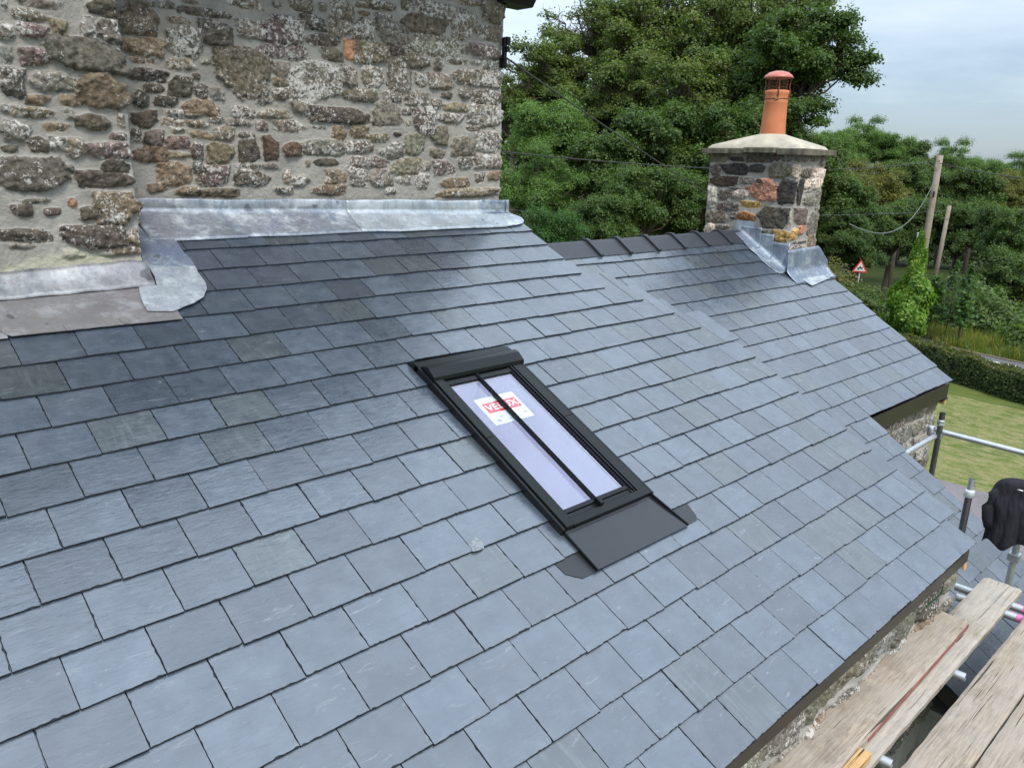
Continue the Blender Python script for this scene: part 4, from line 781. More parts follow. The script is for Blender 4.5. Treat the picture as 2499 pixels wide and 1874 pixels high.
m = MB(); m.hexa([(1.95, -2.745, -1.59), (2.20, -2.742, -1.59), (2.20, -2.692, -1.59), (1.95, -2.695, -1.59), (1.95, -2.745, -1.545), (2.20, -2.742, -1.545), (2.20, -2.692, -1.545), (1.95, -2.695, -1.545)], (.4, .1, .7, 1))
tag(m.build('timber_block', NEWWOOD, None, bevel=.003), 'short clean yellow timber offcut beside the worn red edged board', 'timber offcut')
m = MB(); m.tube([(3.46, -2.555, -1.245), (3.45, -2.558, -1.33), (3.40, -2.50, -1.44), (3.38, -2.485, -1.50), (3.33, -2.48, -1.56)], .0035, 6); tag(m.build('string', GREEN_STR, None, smooth=True), 'thin green string hanging from the brown fascia', 'string')

# jacket draped over the scaffold
def jacket():
    V = []; nu, nv = 80, 70; C0 = Vector((4.90, -2.515, -1.085)); ux = Vector((.22, -.975, 0)).normalized(); fx = Vector((-.975, -.22, 0)).normalized()
    tri = lambda x: abs((x / math.pi) % 2 - 1)
    for j in range(nv + 1):
        t = j / nv
        for i in range(nu + 1):
            a = i / nu * 2 - 1
            if t < .36: q = 1 - t / .36; z = -.30 * q ** 1.1; f = -.045 - .03 * q
            elif t < .48: q = 0; k = (t - .36) / .12; z = .020 * math.sin(k * math.pi); f = -.045 + .095 * k
            else: q = (t - .48) / .52; z = -.40 * q ** 1.05; f = .05 + .045 * math.sin(q * 2.2)
            g = min(1, q * 2.2)
            f += g * (.030 * tri(a * 5.2 + .5 + q * .8) - .015) + g * (.012 * tri(a * 13 + q * 2)) - .055 * abs(a) ** 5
            z += -.035 * a * a - .050 * abs(a) ** 6 - .045 * q * math.cos(a * 2.4 + .5) * (t > .48) + .018 * q * math.sin(a * 6)
            nq = mnoise.noise(Vector((a * 2.5, t * 7, 4.2))) * .016 + mnoise.noise(Vector((a * 7, t * 16, 1.2))) * .006
            w = .148 + .012 * q + .006 * math.sin(t * 14)
            V.append(C0 + ux * (a * w + .010 * math.sin(t * 9 + a)) + fx * (f + nq) + Vector((0, 0, z + nq * .4)))
    w = nu + 1; m = MB(); m.add(V, [(j * w + i, j * w + i + 1, (j + 1) * w + i + 1, (j + 1) * w + i) for j in range(nv) for i in range(nu)])
    return m
jt = thing('jacket', 'black padded jacket slung over the scaffold tube', 'jacket', (4.9, -2.5, -1.3))
o = jacket().build('body', CLOTH, jt, smooth=True); q = o.modifiers.new('s', 'SOLIDIFY'); q.thickness = .012; q.offset = 0; q2_ = o.modifiers.new('ss', 'SUBSURF'); q2_.levels = 1; q2_.render_levels = 1
m = MB(); m.tube([(4.86, -2.42, -1.14), (4.83, -2.385, -1.20), (4.80, -2.375, -1.28), (4.80, -2.385, -1.36), (4.81, -2.40, -1.42)], [.022, .036, .038, .034, .030], 16); o = m.build('sleeve', CLOTH, jt, smooth=True)
m = MB(); m.tube([(4.86, -2.60, -1.19), (4.85, -2.66, -1.28), (4.86, -2.665, -1.46)], [.02, .034, .03], 12); m.build('sleeve', CLOTH, jt, smooth=True)
m = MB(); m.tube([(4.825, -2.515, -1.115), (4.815, -2.53, -1.107), (4.82, -2.548, -1.110)], .004, 6); m.build('piping', WHITE, jt, smooth=True)

# flat roofed outbuilding with scraps on it
ob = thing('outbuilding', 'low outbuilding with a flat grey felt roof beside the lawn', 'outbuilding', (8.6, -1.5, -6.5))
b = MB(); b.box(7.72, 9.83, -3.6, -.2, -3.12, -3.0); b.build('flat_roof', FELT, ob, bevel=.01)
b = MB(); b.box(7.75, 9.75, -3.5, -.25, -6.5, -3.14); b.build('wall', RUBBLE, ob)
def scrap(x, y, l, w, a, label, mat=WHITE, h=.006, z=-2.998):
    m = MB(); c_, s_ = math.cos(a), math.sin(a); rr = random.Random(int(x * 100)); n = 9
    pol = [(x + c_ * l * math.cos(t) * k - s_ * w * math.sin(t) * k, y + s_ * l * math.cos(t) * k + c_ * w * math.sin(t) * k) for t, k in ((2 * math.pi * i / n, rr.uniform(.75, 1.1)) for i in range(n))]
    m.prism(pol, z, z + h); return tag(m.build('scrap', mat, None, fix=True), label, 'scrap', 'scraps on the flat roof')
scrap(9.66, -.60, .055, .03, .4, 'white scrap at the far edge of the flat grey roof'); scrap(9.45, -.62, .07, .02, 1.0, 'thin white scrap just inside the far edge of the flat roof')
scrap(8.75, -1.10, .16, .08, 1.1, 'pale grey oval scrap in the middle of the flat roof', CEMENT, .003); scrap(8.35, -1.28, .05, .025, .2, 'small white scrap behind the collared scaffold tube'); scrap(8.40, -1.45, .07, .02, .9, 'white splinter beside the jacket on the flat roof'); scrap(8.33, -1.55, .06, .02, .3, 'white flake nearest the jacket on the flat roof')
m = MB(); m.hexa([(7.62, -1.36, -2.93), (7.62, -1.31, -2.93), (8.0, -1.56, -2.93), (8.0, -1.61, -2.93), (7.62, -1.36, -2.90), (7.62, -1.31, -2.90), (8.0, -1.56, -2.90), (8.0, -1.61, -2.90)])
m = MB(); P = [(7.70, -1.42), (7.74, -1.36), (8.13, -1.66), (8.09, -1.72)]; m.prism(P, -2.997, -2.94); tag(m.build('plastic_trim', WHITE, None, fix=True), 'straight white plastic trim lying by the jacket on the flat roof', 'trim')

# ================================================================ land
def ground_z(x, y):
    d = math.hypot(x + .9, y + 3.7)
    if d < 38: return -6.55
    if d < 75: return -6.55 - 2.2 * ((d - 38) / 37) ** 1.1
    return -8.75 - min(3.0, (d - 75) * .03)
def sheet(name, xs, ys, zf, mat):
    V = np.array([(x, y, zf(x, y)) for x in xs for y in ys]); ny = len(ys); idx = np.arange(len(V)).reshape(len(xs), ny)
    Q = np.stack([idx[:-1, :-1], idx[1:, :-1], idx[1:, 1:], idx[:-1, 1:]], -1).reshape(-1, 4); return np_mesh(name, V, Q, mat)
ml = Mat('lawn', rough=.95, spec=.15)
n1 = ml.noise(.55, 5, .6, ml.mapped((1, 1, 1), (0, 0, .5)), .6); n2 = ml.noise(2.6, 7, .78, ml.mapped((1.7, .8, 1), (0, 0, 1.15)), .4); n3 = ml.noise(20, 5, .8, ml.mapped((1.2, .85, 1), (0, 0, 1.15)))
c = ml.mix(ml.ramp(n1, [(.35, 0), (.65, 1)]), (.105, .165, .028), (.185, .225, .055))
c = ml.mix(ml.ramp(n2, [(.40, 0), (.60, .9)]), c, (.40, .34, .17))
c = ml.mix(ml.ramp(n3, [(.35, .55), (.6, 0)]), c, (.055, .095, .018)); ml.base(c); ml.bump(n3, .9, .05); ml.bump(ml.noise(70, 3, .7), .8, .02)
mg = Mat('woodland_floor', rough=1, spec=.1); mg.base(mg.mix(mg.noise(.8, 6, .65), (.018, .026, .008), (.06, .085, .022)))
xs = np.concatenate([np.linspace(-40, 60, 51), np.linspace(70, 400, 18)]); ys = np.concatenate([np.linspace(-260, -50, 15), np.linspace(-46, 60, 54), np.linspace(70, 420, 18)])
g = sheet('ground', xs, ys, lambda x, y: ground_z(x, y) - .02, mg.m); tag(g, kind='structure')
mp_ = mat_plain('shade_dark_ground', (.022, .021, .019), .95, 0, .6, .4, 4)  # added ground strip; near-black colour stands in for shade beneath the scaffold boards
shade_strip = sheet('path', np.linspace(-4, 5.6, 12), np.linspace(-5.2, -1.8, 6), lambda x, y: -6.50, mp_); tag(shade_strip, kind='structure')
lawn = sheet('lawn', np.linspace(-12, 30.6, 40), np.linspace(-30, 14, 40), lambda x, y: -6.54, ml.m); tag(lawn, kind='structure')
hm = Mat('far_hill', rough=1, spec=.1); hm.base(hm.mix(hm.noise(.01, 5, .6), (.05, .075, .05), (.09, .12, .07)))
hx = np.linspace(-1500, 2600, 60); V = []
for i, a in enumerate(np.linspace(-.9, 1.5, 90)):
    for k, (dist, hh) in enumerate(((330, -14), (900, -6), (1500, 12 + 10 * math.sin(a * 7) + 6 * math.sin(a * 17)), (2100, -20))): V.append((math.cos(a) * dist, math.sin(a) * dist, hh))
idx = np.arange(len(V)).reshape(90, 4); Q = np.stack([idx[:-1, :-1], idx[:-1, 1:], idx[1:, 1:], idx[1:, :-1]], -1).reshape(-1, 4); tag(np_mesh('hills', V, Q, hm.m), kind='structure')
# road: follows the far side of the hedge
mr = Mat('asphalt', rough=.85, spec=.3); mr.base(mr.mix(mr.noise(2.5, 6, .7), (.085, .083, .088), (.15, .148, .152))); mr.bump(mr.noise(40, 4), .4, .01)
RC = [(34.9, -14), (34.75, -4), (34.7, 1), (34.8, 4.6), (35.3, 6.9), (36.2, 8.6), (38.2, 10.9), (42, 13.6), (50, 17)]
def offs(pts, d):
    out = []
    for i, p in enumerate(pts):
        a, b_ = pts[max(0, i - 1)], pts[min(len(pts) - 1, i + 1)]; t = Vector((b_[0] - a[0], b_[1] - a[1])).normalized(); out.append((p[0] + t.y * d, p[1] - t.x * d))
    return out
def smoothpts(pts, k=6):
    out = []
    for i in range(len(pts) - 1):
        p0, p1, p2, p3 = pts[max(0, i - 1)], pts[i], pts[i + 1], pts[min(len(pts) - 1, i + 2)]
        for j in range(k):
            t = j / k; out.append(tuple(.5 * ((2 * p1[d]) + (-p0[d] + p2[d]) * t + (2 * p0[d] - 5 * p1[d] + 4 * p2[d] - p3[d]) * t * t + (-p0[d] + 3 * p1[d] - 3 * p2[d] + p3[d]) * t ** 3) for d in (0, 1)))
    return out + [pts[-1]]
RS = smoothpts(RC)
def ribbon(name, d0, d1, z, mat, i0=0, i1=None):
    A_, B_ = offs(RS, d0)[i0:i1], offs(RS, d1)[i0:i1]; n = len(A_); V = np.array([(x, y, z + ground_z(x, y) + 6.55) for x, y in A_ + B_]); a = np.arange(n - 1)
    return np_mesh(name, V, np.stack([a, a + 1, n + a + 1, n + a], -1), mat, smooth=False)
tag(ribbon('road', -4.0, .75, -6.525, mr.m), kind='structure')
tag(ribbon('road_marking', -.06, .06, -6.520, mat_plain('road_paint', (.72, .72, .70), .7, 0, .1, .1), 18, 24), kind='structure')
tag(ribbon('road_marking', -.06, .06, -6.520, bpy.data.materials['road_paint'], 5, 13), kind='structure')
tag(ribbon('road_kerb', .75, 1.0, -6.50, mat_plain('grit_verge', (.13, .11, .07), .95, 0, .5, .4), 0, None), kind='structure')

# ---------------------------------------------------------------- leaves
def leaf_quads(P, Nn, size, rng, aspect=1.5, fold=.25):
    """P centres, Nn normals -> kite shaped leaves as two triangles each folded along the midrib"""
    n = len(P); t = rng.normal(size=(n, 3)); t -= Nn * (t * Nn).sum(1)[:, None]; t /= np.linalg.norm(t, axis=1)[:, None] + 1e-9; b = np.cross(Nn, t)
    s = size[:, None]; a = t * s * aspect * .5; w = b * s * .5; f = Nn * s * fold
    V = np.stack([P - a, P + w * 1.0 + f - a * .1, P + a, P - w + f - a * .1], 1).reshape(-1, 3)
    i = np.arange(n)[:, None] * 4; T = np.concatenate([i + [0, 1, 2], i + [0, 2, 3]], 1).reshape(-1, 3); return V, T
def leaf_cols(rng, n, base, var, yel=.06):
    c = np.ones((n, 4)); c[:, 0] = np.clip(base + rng.normal(size=n) * var, 0, 1); c[:, 1] = np.where(rng.random(n) < yel, rng.random(n), 0); return np.repeat(c, 4, 0)
def np_data(name, V, T, mat, cols):
    o = np_mesh(name, V, T, mat, None, {'col': cols}, smooth=False); me = o.data; COL.objects.unlink(o); bpy.data.objects.remove(o); return me
LEAF = {'syc': mat_leaf('sycamore_leaves', (.034, .068, .016), (.115, .180, .042)), 'oak': mat_leaf('oak_leaves', (.048, .080, .018), (.165, .215, .048)), 'ash': mat_leaf('ash_leaves', (.055, .110, .024), (.155, .250, .060)),
        'oakb': mat_leaf('bronze_oak_leaves', (.065, .085, .018), (.225, .215, .055)), 'bush': mat_leaf('bush_leaves', (.02, .06, .012), (.075, .165, .03)), 'bare': None}
LEAF['bare'] = LEAF['oak']; HEDGE = mat_leaf('hedge_leaves', (.022, .045, .010), (.105, .125, .030)); IVY = mat_leaf('creeper_leaves', (.06, .15, .015), (.26, .42, .07), .45, .38)
GRASS = mat_leaf('long_grass', (.07, .12, .02), (.25, .28, .075), .35); BRAM = mat_leaf('bramble_leaves', (.045, .09, .02), (.15, .215, .055))
def crown_mesh(kind, seed):
    """unit crown of radius about 1: many lobes, each a shell of layered leaf sprays, with gaps between them"""
    rng = np.random.default_rng(seed); PP, NN, SS, CC = [], [], [], []
    spec = {'syc': (76, .200, 600, .035, .85), 'oak': (88, .170, 430, .029, .85), 'ash': (66, .200, 720, .025, .9), 'oakb': (66, .200, 560, .032, .85), 'bush': (24, .34, 900, .04, .8), 'bare': (60, .16, 210, .027, .8)}[kind]
    nl, lr, per, ls, flat = spec; lobes = []
    for k in range(nl):
        d = rng.normal(size=3); d /= np.linalg.norm(d); rr = rng.uniform(.30, .93) if k > 6 else rng.uniform(0, .4)
        if d[2] < -.5: d[2] *= .5
        c = d * rr * np.array([1, 1, .85]); r = lr * rng.uniform(.65, 1.3); lobes.append((c, r)); n = int(per * (r / lr) ** 2)
        q = rng.normal(size=(n, 3)); q /= np.linalg.norm(q, axis=1)[:, None]; q[:, 2] = np.where(q[:, 2] < -.25, -q[:, 2] * .6, q[:, 2])
        lay = np.sin(q[:, 2] * 9 + rng.uniform(0, 6)) * .035                # sprays in layers
        az = np.arctan2(q[:, 1], q[:, 0]); bumps = .13 * np.sin(az * rng.integers(3, 6) + rng.uniform(0, 6)) + .09 * np.sin(az * 7 + q[:, 2] * 6 + rng.uniform(0, 6))
        rad = r * (.85 + lay + bumps * 1.6 + rng.normal(size=n) * .17) * (1 - .55 * (rng.random(n) < .16) * rng.random(n))
        p = c + q * rad[:, None] * np.array([1, 1, flat * 1.1]); nn = q * .65 + np.array([0, 0, .55]) + rng.normal(size=(n, 3)) * .48
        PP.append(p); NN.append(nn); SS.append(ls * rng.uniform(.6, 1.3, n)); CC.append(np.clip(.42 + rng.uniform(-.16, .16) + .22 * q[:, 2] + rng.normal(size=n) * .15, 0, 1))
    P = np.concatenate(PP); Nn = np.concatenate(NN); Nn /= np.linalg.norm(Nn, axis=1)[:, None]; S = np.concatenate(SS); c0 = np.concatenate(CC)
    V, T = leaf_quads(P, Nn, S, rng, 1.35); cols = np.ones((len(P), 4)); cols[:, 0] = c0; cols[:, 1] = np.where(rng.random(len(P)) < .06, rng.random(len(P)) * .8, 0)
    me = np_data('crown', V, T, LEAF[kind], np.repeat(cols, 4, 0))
    # limbs from the trunk into the lobes, plus crooked twigs where the crown is thin
    m = MB(); rr = random.Random(seed)
    m.tube([(.05, .03, -3.6), (0, 0, -1.6), (.02, .01, -1.0), (0, .02, -.55), (.03, 0, -.1)], [.085, .075, .06, .05, .03], 8)
    for (c, r) in lobes:
        s = Vector((0, 0, rr.uniform(-.75, -.15))); e_ = Vector(c); pts = []; k = 7
        for i in range(k + 1):
            t = i / k; pts.append(s.lerp(e_, t) + Vector((mnoise.noise(Vector((t * 3, seed, c[0] * 9))), mnoise.noise(Vector((t * 3, seed + 5, c[1] * 9))), mnoise.noise(Vector((t * 4, seed + 9, c[2] * 9))))) * .16 * math.sin(t * 3.1) + Vector((0, 0, .06 * math.sin(t * 3.1))))
        m.tube(pts, [.022 - .016 * i / k for i in range(k + 1)], 5, False)
        for _ in range({'bare': 12, 'oak': 8}.get(kind, 2)):
            a = pts[rr.randint(4, k)].copy(); d = (a + Vector((rr.uniform(-1, 1), rr.uniform(-1, 1), rr.uniform(-.4, 1))) * .8).normalized(); tw = [a]
            for i in range(9):
                d = (d + Vector((rr.uniform(-1, 1), rr.uniform(-1, 1), rr.uniform(-.8, 1))) * .55).normalized(); a = a + d * r * .17; tw.append(a)
            m.tube(tw, [.0062 - .0005 * i for i in range(10)], 4, False)
    tr = m.build('trunk', BARK, None, smooth=True); tm = tr.data; COL.objects.unlink(tr); bpy.data.objects.remove(tr)
    return me, tm
CR = {k: [crown_mesh(k, s) for s in ss] for k, ss in {'syc': (1, 2, 3), 'oak': (4, 5, 6), 'ash': (7, 8), 'oakb': (9,), 'bush': (10,), 'bare': (12,)}.items()}
TL = ['oak standing tall beside the end of the stone house wall', 'thin topped oak with crooked bare branches near the house wall', 'oak below the treetop gap, its top over the long cable', 'thin crowned tree showing bare twisted branches against the sky', 'oak between the bare branched tree and the tallest sycamore', 'dark sycamore with the high outer edge against the open sky',
      'sycamore crown just left of the terracotta chimney pot', 'oak crown in the middle of the wood below the bare branches', 'oak crown crossed by the long sloping cable', 'feathery pale ash close to the house wall', 'oak at the left end of the wood behind the cable bracket',
      'sycamore above the ridge tiles in the middle of the wood', 'sycamore reaching the left side of the stone chimney', 'sycamore hidden behind the stone chimney stack', 'sycamore below the oak where the cables cross', 'soft green ash low down beside the house wall', 'front sycamore above the first ridge tiles', 'front sycamore above the chimney end of the ridge tiles', 'low sycamore right behind the left ridge tiles',
      'bright green bush between the lean-to verge and the ridge', 'sycamore at the right side of the stone chimney', 'dark sycamore low behind the ridge tiles', 'low bush at the foot of the house corner']
TR = ['pale ash top on the skyline right of the chimney slab', 'pale ash forming the second hump of the far treeline', 'pale ash under the tallest sycamore, third hump of the treeline', 'dark treetop in the dip of the far treeline', 'round ash top rising behind the leaning pole', 'ash on the skyline just right of the leaning pole', 'ash on the skyline near the right edge', 'last ash on the skyline at the right edge',
      'bronze tinted oak beside the chimney below the skyline', 'bronze tinted oak under the sagging cable', 'green tree between the sagging cable and the leaning pole', 'green tree directly behind the leaning pole top', 'green tree just right of the leaning pole top', 'bronze tinted oak under the right hand cable', 'bronze green oak at the right edge of the wood',
      'dark sycamore beside the chimney above the lead apron', 'dark sycamore above the horse warning sign', 'front sycamore left of the leaning pole', 'front sycamore between the two poles', 'front sycamore right of the shorter pole', 'broad front sycamore over the dark woodland gap', 'front sycamore at the right edge of the wood', 'big low sycamore hanging over the verge at the right edge', 'small sycamore behind the chimney apron and warning sign']
LAB = TL + TR; NM = {'syc': 'sycamore_tree', 'oak': 'oak_tree', 'ash': 'ash_tree', 'oakb': 'oak_tree', 'bush': 'bush', 'bare': 'oak_tree'}
rr = random.Random(77); cnt = {}
for i, q in enumerate(TREES.split(';')):
    x, y, z, r, k = q.split(','); x, y, z, r = map(float, (x, y, z, r)); cnt[k] = cnt.get(k, -1) + 1; me, tm = CR[k][cnt[k] % len(CR[k])]
    gz = ground_z(x, y); t = thing(NM[k], LAB[i], 'bush' if k == 'bush' else 'tree', (x, y, gz), 'trees of the wood behind the houses')
    s = r * 1.18; rz = rr.uniform(0, 6.3)
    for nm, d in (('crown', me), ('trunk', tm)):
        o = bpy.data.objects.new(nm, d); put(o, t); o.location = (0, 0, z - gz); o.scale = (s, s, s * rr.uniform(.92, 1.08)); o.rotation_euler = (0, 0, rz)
# deep wood behind the front rows: countless crowns and undergrowth that read as one mass
def mass(name, seed, n, pts_fn, size, mat, base=.3, kind='stuff', var=.2):
    rng = np.random.default_rng(seed); P, Nn = pts_fn(rng, n); Nn = Nn / np.linalg.norm(Nn, axis=1)[:, None]
    V, T = leaf_quads(P, Nn, size * rng.uniform(.6, 1.4, len(P)), rng, 1.4); o = np_mesh(name, V, T, mat, None, {'col': leaf_cols(rng, len(P), base, var)}, smooth=False)
    return tag(o, kind=kind)
CAMV = np.array(CAM_LOC)
def ang(a): return np.array([math.sin(a), math.cos(a)])
def deep(rng, n):
    az = rng.uniform(math.radians(28), math.radians(92), n); D = np.where(az < 1.02, 58, 98) + 8 * rng.random(n)
    x = CAMV[0] + np.sin(az) * D; y = CAMV[1] + np.cos(az) * D
    top = np.where(az < 1.02, 7.0, -1.2) + .8 * np.sin(az * 23 + D * .1) + .5 * np.sin(az * 57 + D * .3); h = -9 + (top + 9) * rng.random(n) ** .8
    q = rng.normal(size=(n, 3)) * .6 + np.array([-.3, -.3, .8]); return np.stack([x, y, h], 1), q
mass('woodland', 41, 90000, deep, .30, LEAF['syc'], .3)
def understory(rng, n):
    az = rng.uniform(math.radians(55), math.radians(84), n); D = 43.5 + 9 * rng.random(n) + 1.5 * np.sin(az * 31); x = CAMV[0] + np.sin(az) * D; y = CAMV[1] + np.cos(az) * D
    hump = .42 + .45 * np.sin(az * 47) + .35 * np.sin(az * 101 + D); h = -6.75 + np.clip(hump, .15, 2) * rng.random(n) ** .55 - (D - 41) * .03
    return np.stack([x, y, h], 1), rng.normal(size=(n, 3)) * .7 + np.array([-.2, -.2, .8])
mass('undergrowth', 42, 34000, understory, .15, BRAM, .45)
def clump(name, label, cat, c, rad, n, size, mat, seed, base=.5, group=None):
    rng = np.random.default_rng(seed); q = rng.normal(size=(n, 3)); q /= np.linalg.norm(q, axis=1)[:, None]; q[:, 2] = np.abs(q[:, 2])
    az = np.arctan2(q[:, 1], q[:, 0]); k = 1 + .22 * np.sin(az * 3 + seed) + .16 * np.sin(az * 7 + q[:, 2] * 8) + rng.normal(size=n) * .10; k *= 1 - .4 * rng.random(n) * (rng.random(n) < .3)
    P = np.array(c) + q * k[:, None] * np.array(rad); Nn = q * .7 + [0, 0, .5] + rng.normal(size=(n, 3)) * .4; Nn /= np.linalg.norm(Nn, axis=1)[:, None]
    V, T = leaf_quads(P, Nn, size * rng.uniform(.6, 1.3, n), rng, 1.4); o = np_mesh(name, V, T, mat, None, {'col': leaf_cols(rng, n, base, .2)}, smooth=False); return tag(o, label, cat, group)
for i, (c, rad, n, lb) in enumerate([((41.3, 7.6, -6.6), (1.4, 2.0, 1.35), 7000, 'rounded bramble mound on the verge right of the creeper covered pole'), ((38.6, 4.6, -6.6), (1.3, 1.8, 1.1), 6000, 'dark bramble mound at the right edge above the road'), ((41.5, 11.2, -6.7), (1.4, 2.0, 1.3), 5000, 'bramble mound behind the creeper covered pole'),
        ((42.0, 14.6, -6.7), (1.8, 2.0, 1.25), 6000, 'gorse green shrub below the horse warning sign'), ((43.5, 17.0, -6.7), (1.6, 1.8, 2.0), 5000, 'yellowish shrub beside the lead apron of the chimney'), ((42.0, 9.0, -6.7), (1.6, 2.2, 2.0), 6000, 'tall bramble bank behind the shorter pole')]):
    clump('bramble_bush', lb, 'bush', c, rad, n, .12, BRAM if i != 4 else LEAF['oakb'], 60 + i, .5, 'shrubs on the far verge')
sp = thing('sapling', 'young sycamore sapling with upright shoots beside the shorter pole', 'sapling', (38.0, 8.6, -6.55))
rng = np.random.default_rng(9); m = MB(); PP = []
for k in range(9):
    x, y = 38.0 + rng.uniform(-.7, .7), 8.5 + rng.uniform(-1.0, 1.0); h = rng.uniform(2.0, 3.6); m.tube([(x, y, -6.6), (x + rng.uniform(-.2, .2), y + rng.uniform(-.2, .2), -6.6 + h)], [.03, .008], 5)
    for j in range(150): t = rng.random() ** .7; PP.append((x + rng.normal() * .26 * (1.1 - t), y + rng.normal() * .26 * (1.1 - t), -6.6 + h * (.25 + .78 * t)))
m.build('stem', BARK, sp); P = np.array(PP); Nn = rng.normal(size=P.shape) * .4 + [-.3, -.3, .8]; Nn /= np.linalg.norm(Nn, axis=1)[:, None]; V, T = leaf_quads(P, Nn, rng.uniform(.10, .2, len(P)), rng, 1.2); np_mesh('foliage', V, T, LEAF['bush'], sp, {'col': leaf_cols(rng, len(P), .5, .25, .2)}, smooth=False)
# long grass of the far verge
rng = np.random.default_rng(31); n = 42000; az = rng.uniform(math.radians(60), math.radians(84), n); D = 35.5 + 9.5 * rng.random(n); x = CAMV[0] + np.sin(az) * D; y = CAMV[1] + np.cos(az) * D
rx = np.interp(y, [p[1] for p in offs(RS, 1.05)], [p[0] for p in offs(RS, 1.05)]); ok = x > rx; x, y = x[ok], y[ok]; n = len(x)
h = rng.uniform(.18, .6, n) * (1 + .5 * np.sin(x * 2.1) * np.sin(y * 1.7)); w = rng.uniform(.012, .03, n); a = rng.uniform(0, 6.3, n); lean = rng.normal(size=(n, 2)) * .12
B0 = np.stack([x - np.cos(a) * w, y - np.sin(a) * w, np.full(n, -6.6)], 1); B1 = np.stack([x + np.cos(a) * w, y + np.sin(a) * w, np.full(n, -6.6)], 1); Tt = np.stack([x + lean[:, 0], y + lean[:, 1], -6.6 + h], 1)
V = np.stack([B0, B1, Tt], 1).reshape(-1, 3); cc = np.ones((n, 4)); cc[:, 0] = np.clip(rng.random(n) * .6 + .25 * np.sin(x) + .2, 0, 1); cc[:, 1] = (rng.random(n) < .2) * .7
tag(np_mesh('grass', V, np.arange(3 * n).reshape(-1, 3), GRASS, None, {'col': np.repeat(cc, 3, 0)}, smooth=False), kind='stuff')
mv = Mat('verge_ground', rough=1, spec=.1); mv.base(mv.mix(mv.noise(1.2, 5, .65), (.05, .085, .018), (.15, .17, .045)))
V_ = ribbon('verge', 1.0, 8.0, -6.53, mv.m); tag(V_, kind='structure')
tag(ribbon('verge', -4.0, -6.5, -6.53, mv.m), kind='structure')
# hedge: clipped, leaves on top coloured lighter and yellower than the face
hg = thing('hedge', 'long clipped hedge between the lawn and the lane', 'hedge', (29.6, 4, -6.55))
rng = np.random.default_rng(51); n = 70000; t = rng.random(n); yy = -9 + 31 * t; xf = np.interp(yy, [-9, 2.8, 5.6, 9, 22], [28.4, 28.85, 30.1, 32.2, 42]) ; face = rng.random(n) < .5
tall = .97 + .05 * np.sin(yy * 1.3) + .04 * np.sin(yy * 4.1); thick = .95
X = np.where(face, xf + rng.normal(size=n) * .07 + .06 * np.sin(yy * 3), xf + thick * rng.random(n)); Z = np.where(face, -6.55 + tall * rng.random(n) ** .9, -6.55 + tall + rng.normal(size=n) * .035 + .04 * np.sin(X * 5 + yy * 2))
Nn = np.where(face[:, None], rng.normal(size=(n, 3)) * .5 + [-1, 0, .35], rng.normal(size=(n, 3)) * .5 + [0, 0, 1]); Nn /= np.linalg.norm(Nn, axis=1)[:, None]
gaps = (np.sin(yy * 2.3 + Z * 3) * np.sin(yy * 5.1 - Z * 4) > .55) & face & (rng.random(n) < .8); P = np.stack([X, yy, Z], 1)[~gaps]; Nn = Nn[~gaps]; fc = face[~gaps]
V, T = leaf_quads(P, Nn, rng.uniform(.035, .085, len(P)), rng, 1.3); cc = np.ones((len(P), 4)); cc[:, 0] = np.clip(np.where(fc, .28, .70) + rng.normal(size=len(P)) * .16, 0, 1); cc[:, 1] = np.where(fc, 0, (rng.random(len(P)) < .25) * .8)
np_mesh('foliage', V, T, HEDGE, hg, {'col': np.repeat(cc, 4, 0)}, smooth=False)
ys_ = np.linspace(-9, 22, 80); m = MB(); V = []
for y0 in ys_:
    xq = float(np.interp(y0, [-9, 2.8, 5.6, 9, 22], [28.4, 28.85, 30.1, 32.2, 42])); V += [(xq + .10, y0, -6.55), (xq + .10, y0, -5.66), (xq + .85, y0, -5.66), (xq + .85, y0, -6.55)]
m.add(V, [(4 * i + k, 4 * i + 4 + k, 4 * i + 4 + (k + 1) % 4, 4 * i + (k + 1) % 4) for i in range(79) for k in range(4)]); m.build('inner_twigs', mat_plain('hedge_inside', (.02, .028, .010), 1, 0, .3, .4), hg)

# poles, cables, creeper, sign
def lerp(a, b_, t): return tuple(a[i] + (b_[i] - a[i]) * t for i in range(3))
pA, pB = (37.1, 9.70, -6.6), (36.85, 9.60, 1.58)
p1 = thing('utility_pole', 'leaning wooden utility pole half covered in bright green creeper', 'utility pole', pA)
m = MB(); m.tube([lerp(pA, pB, t) for t in (0, .25, .5, .75, 1)], [.165, .16, .15, .14, .13], 16, c=(.2, .6, .1, 1)); m.build('pole', POLEW, p1, smooth=True)
m = MB(); q = lerp(pA, pB, .565); m.box(-.07, .07, -.09, .09, -.22, .22, lambda x, y, z: (q[0] - .05 + x, q[1] + .28 + y, q[2] + z)); m.build('service_box', WHITE, p1, bevel=.02)
m = MB(); m.tube([(q[0] - .16, q[1] + .25, q[2] - .0), (q[0] - .16, q[1] - .2, q[2] - .03)], .012, 6); m.build('strap', BLACKCABLE, p1); m = MB(); q3 = lerp(pA, pB, .80); m.box(-.04, .04, -.03, .03, -.12, .12, lambda x, y, z: (q3[0] - .15 + x, q3[1] - .06 + y, q3[2] + z)); m.build('bracket', BLACKCABLE, p1)
rA, rB = (54.0, 14.75, -8.0), (53.6, 14.45, -1.15)
p2 = thing('utility_pole', 'shorter plain wooden utility pole standing farther back in the wood', 'utility pole', rA)
m = MB(); m.tube([lerp(rA, rB, t) for t in (0, .5, 1)], [.15, .135, .12], 12, c=(.7, .1, .4, 1)); m.build('pole', POLEW, p2, smooth=True)
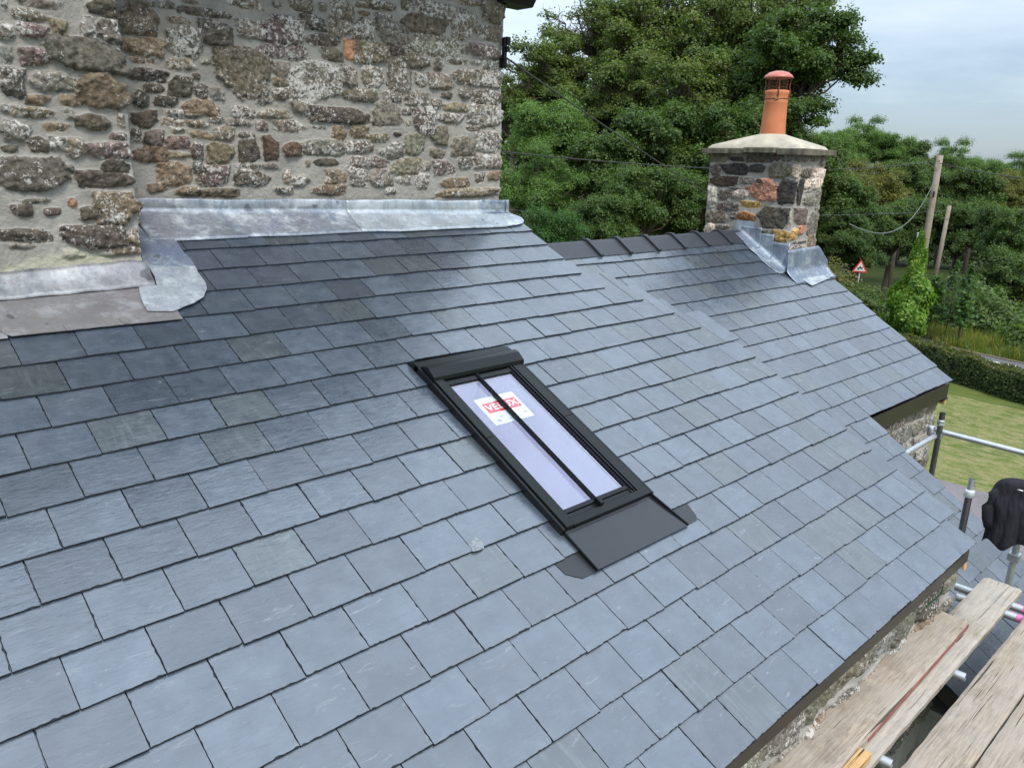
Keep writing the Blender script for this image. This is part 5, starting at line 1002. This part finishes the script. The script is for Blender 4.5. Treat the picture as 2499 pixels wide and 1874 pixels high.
for k in range(7): q = lerp(rA, rB, .35 + .08 * k); m = MB(); m.tube([(q[0], q[1] + (.22 if k % 2 else -.22), q[2]), (q[0], q[1], q[2])], .014, 5); m.build('step_iron', BLACKCABLE, p2)
rng = np.random.default_rng(19); n = 15000; t = rng.random(n) ** 1.0; zz = -6.55 + 4.75 * t; rad = np.interp(t, [0, .08, .22, .42, .52, .62, .72, .86, 1], [.42, .70, .95, .90, .66, .46, .36, .24, .10]); a = rng.uniform(0, 6.3, n)
rad = rad * (1 + .24 * np.sin(a * 2 + zz * 3.3) + .15 * np.sin(a * 5 - zz * 5.5) + rng.normal(size=n) * .09) * np.where(rng.random(n) < .25, rng.uniform(.5, 1, n), 1); rad = rad * .80; cxp = pA[0] + (pB[0] - pA[0]) * .55 * t - .1; cyp = pA[1] + .15 + (pB[1] - pA[1]) * .55 * t
P = np.stack([cxp + rad * np.cos(a), cyp + rad * np.sin(a), zz + rng.normal(size=n) * .05], 1); Nn = np.stack([np.cos(a), np.sin(a), np.full(n, .55)], 1) + rng.normal(size=(n, 3)) * .4; Nn /= np.linalg.norm(Nn, axis=1)[:, None]
V, T = leaf_quads(P, Nn, rng.uniform(.08, .17, n), rng, 1.25); o = np_mesh('creeper', V, T, IVY, None, {'col': leaf_cols(rng, n, .5, .25, .1)}, smooth=False); tag(o, 'bright green creeper climbing the leaning utility pole', 'climbing plant')
def cable(name, a, b_, sag, r, mat, label, n=26):
    a, b_ = Vector(a), Vector(b_); m = MB(); m.tube([a.lerp(b_, t) - Vector((0, 0, sag * 4 * t * (1 - t))) for t in np.linspace(0, 1, n)], r, 6); return tag(m.build(name, mat, None, smooth=True), label, 'cable', 'overhead cables')
cable('overhead_cable', (3.31, .93, 1.62), (13.6, 4.92, -.05), .05, .0065, BLACKCABLE, 'black cable sloping from the wall bracket down behind the chimney')
cable('overhead_cable', (6.0, 9.3, 1.35), (36.8, 9.55, 1.35), .55, .016, BLACKCABLE, 'black cable running level behind the chimney to the leaning pole')
cable('overhead_cable', (36.8, 9.55, 1.25), (14.0, -6.6, .95), .45, .016, BLACKCABLE, 'black cable leaving the leaning pole towards the right edge')
cable('overhead_cable', (36.8, 9.5, 1.12), (10.2, 1.25, .15), 1.05, .011, GREYCABLE, 'grey cable sagging from the leaning pole to behind the chimney')
cable('overhead_cable', (17.5, 19.5, -.85), (53.6, 14.4, -1.45), .3, .010, GREYCABLE, 'thin pale cable low in front of the wood on the left')
sg = thing('warning_sign', 'red bordered triangular warning sign with a horse and rider on a grey post', 'road sign', (44.2, 15.45, -6.9))
m = MB(); m.tube([(44.2, 15.45, -6.95), (44.2, 15.45, -4.20)], .038, 10); m.build('post', mat_metal('sign_post', (.42, .44, .45), .5, .6, .2), sg, smooth=True)
sx = Vector((.40, -.917, 0)); sc0 = Vector((44.13, 15.42, -4.48)); sn = Vector((-.917, -.40, 0))
def SP(a, b_, c): return tuple(sc0 + sx * a + Vector((0, 0, 1)) * b_ + sn * c)
def tri(s, z0=0): return [(-s * .5, -s * .289), (s * .5, -s * .289), (0, s * .577)]
m = MB(); m.prism(tri(.86), 0, .02, SP); m.build('plate', mat_plain('sign_red', (.62, .045, .03), .4, 0, 0, .05), sg, fix=True)
m = MB(); m.prism(tri(.60), .021, .025, SP); m.build('panel', WHITE, sg, fix=True)
hs = [(-.16, -.10), (-.12, -.02), (-.14, .02), (-.17, -.02), (-.185, .0), (-.15, .045), (-.06, .05), (-.03, .06), (-.045, .10), (-.02, .14), (.01, .145), (.03, .12), (.02, .09), (.035, .055), (.07, .06), (.115, .105), (.16, .10), (.175, .075), (.13, .065), (.105, .02), (.12, -.02), (.17, -.03), (.165, -.045), (.10, -.04), (.06, -.01), (-.04, -.01), (-.07, -.05), (-.06, -.105), (-.08, -.105), (-.10, -.04), (-.135, -.105)]
m = MB(); m.prism([(a * 1.0, b_ * 1.0 - .03) for a, b_ in hs], .026, .029, SP); m.build('horse_and_rider', BLACKCABLE, sg, fix=True)
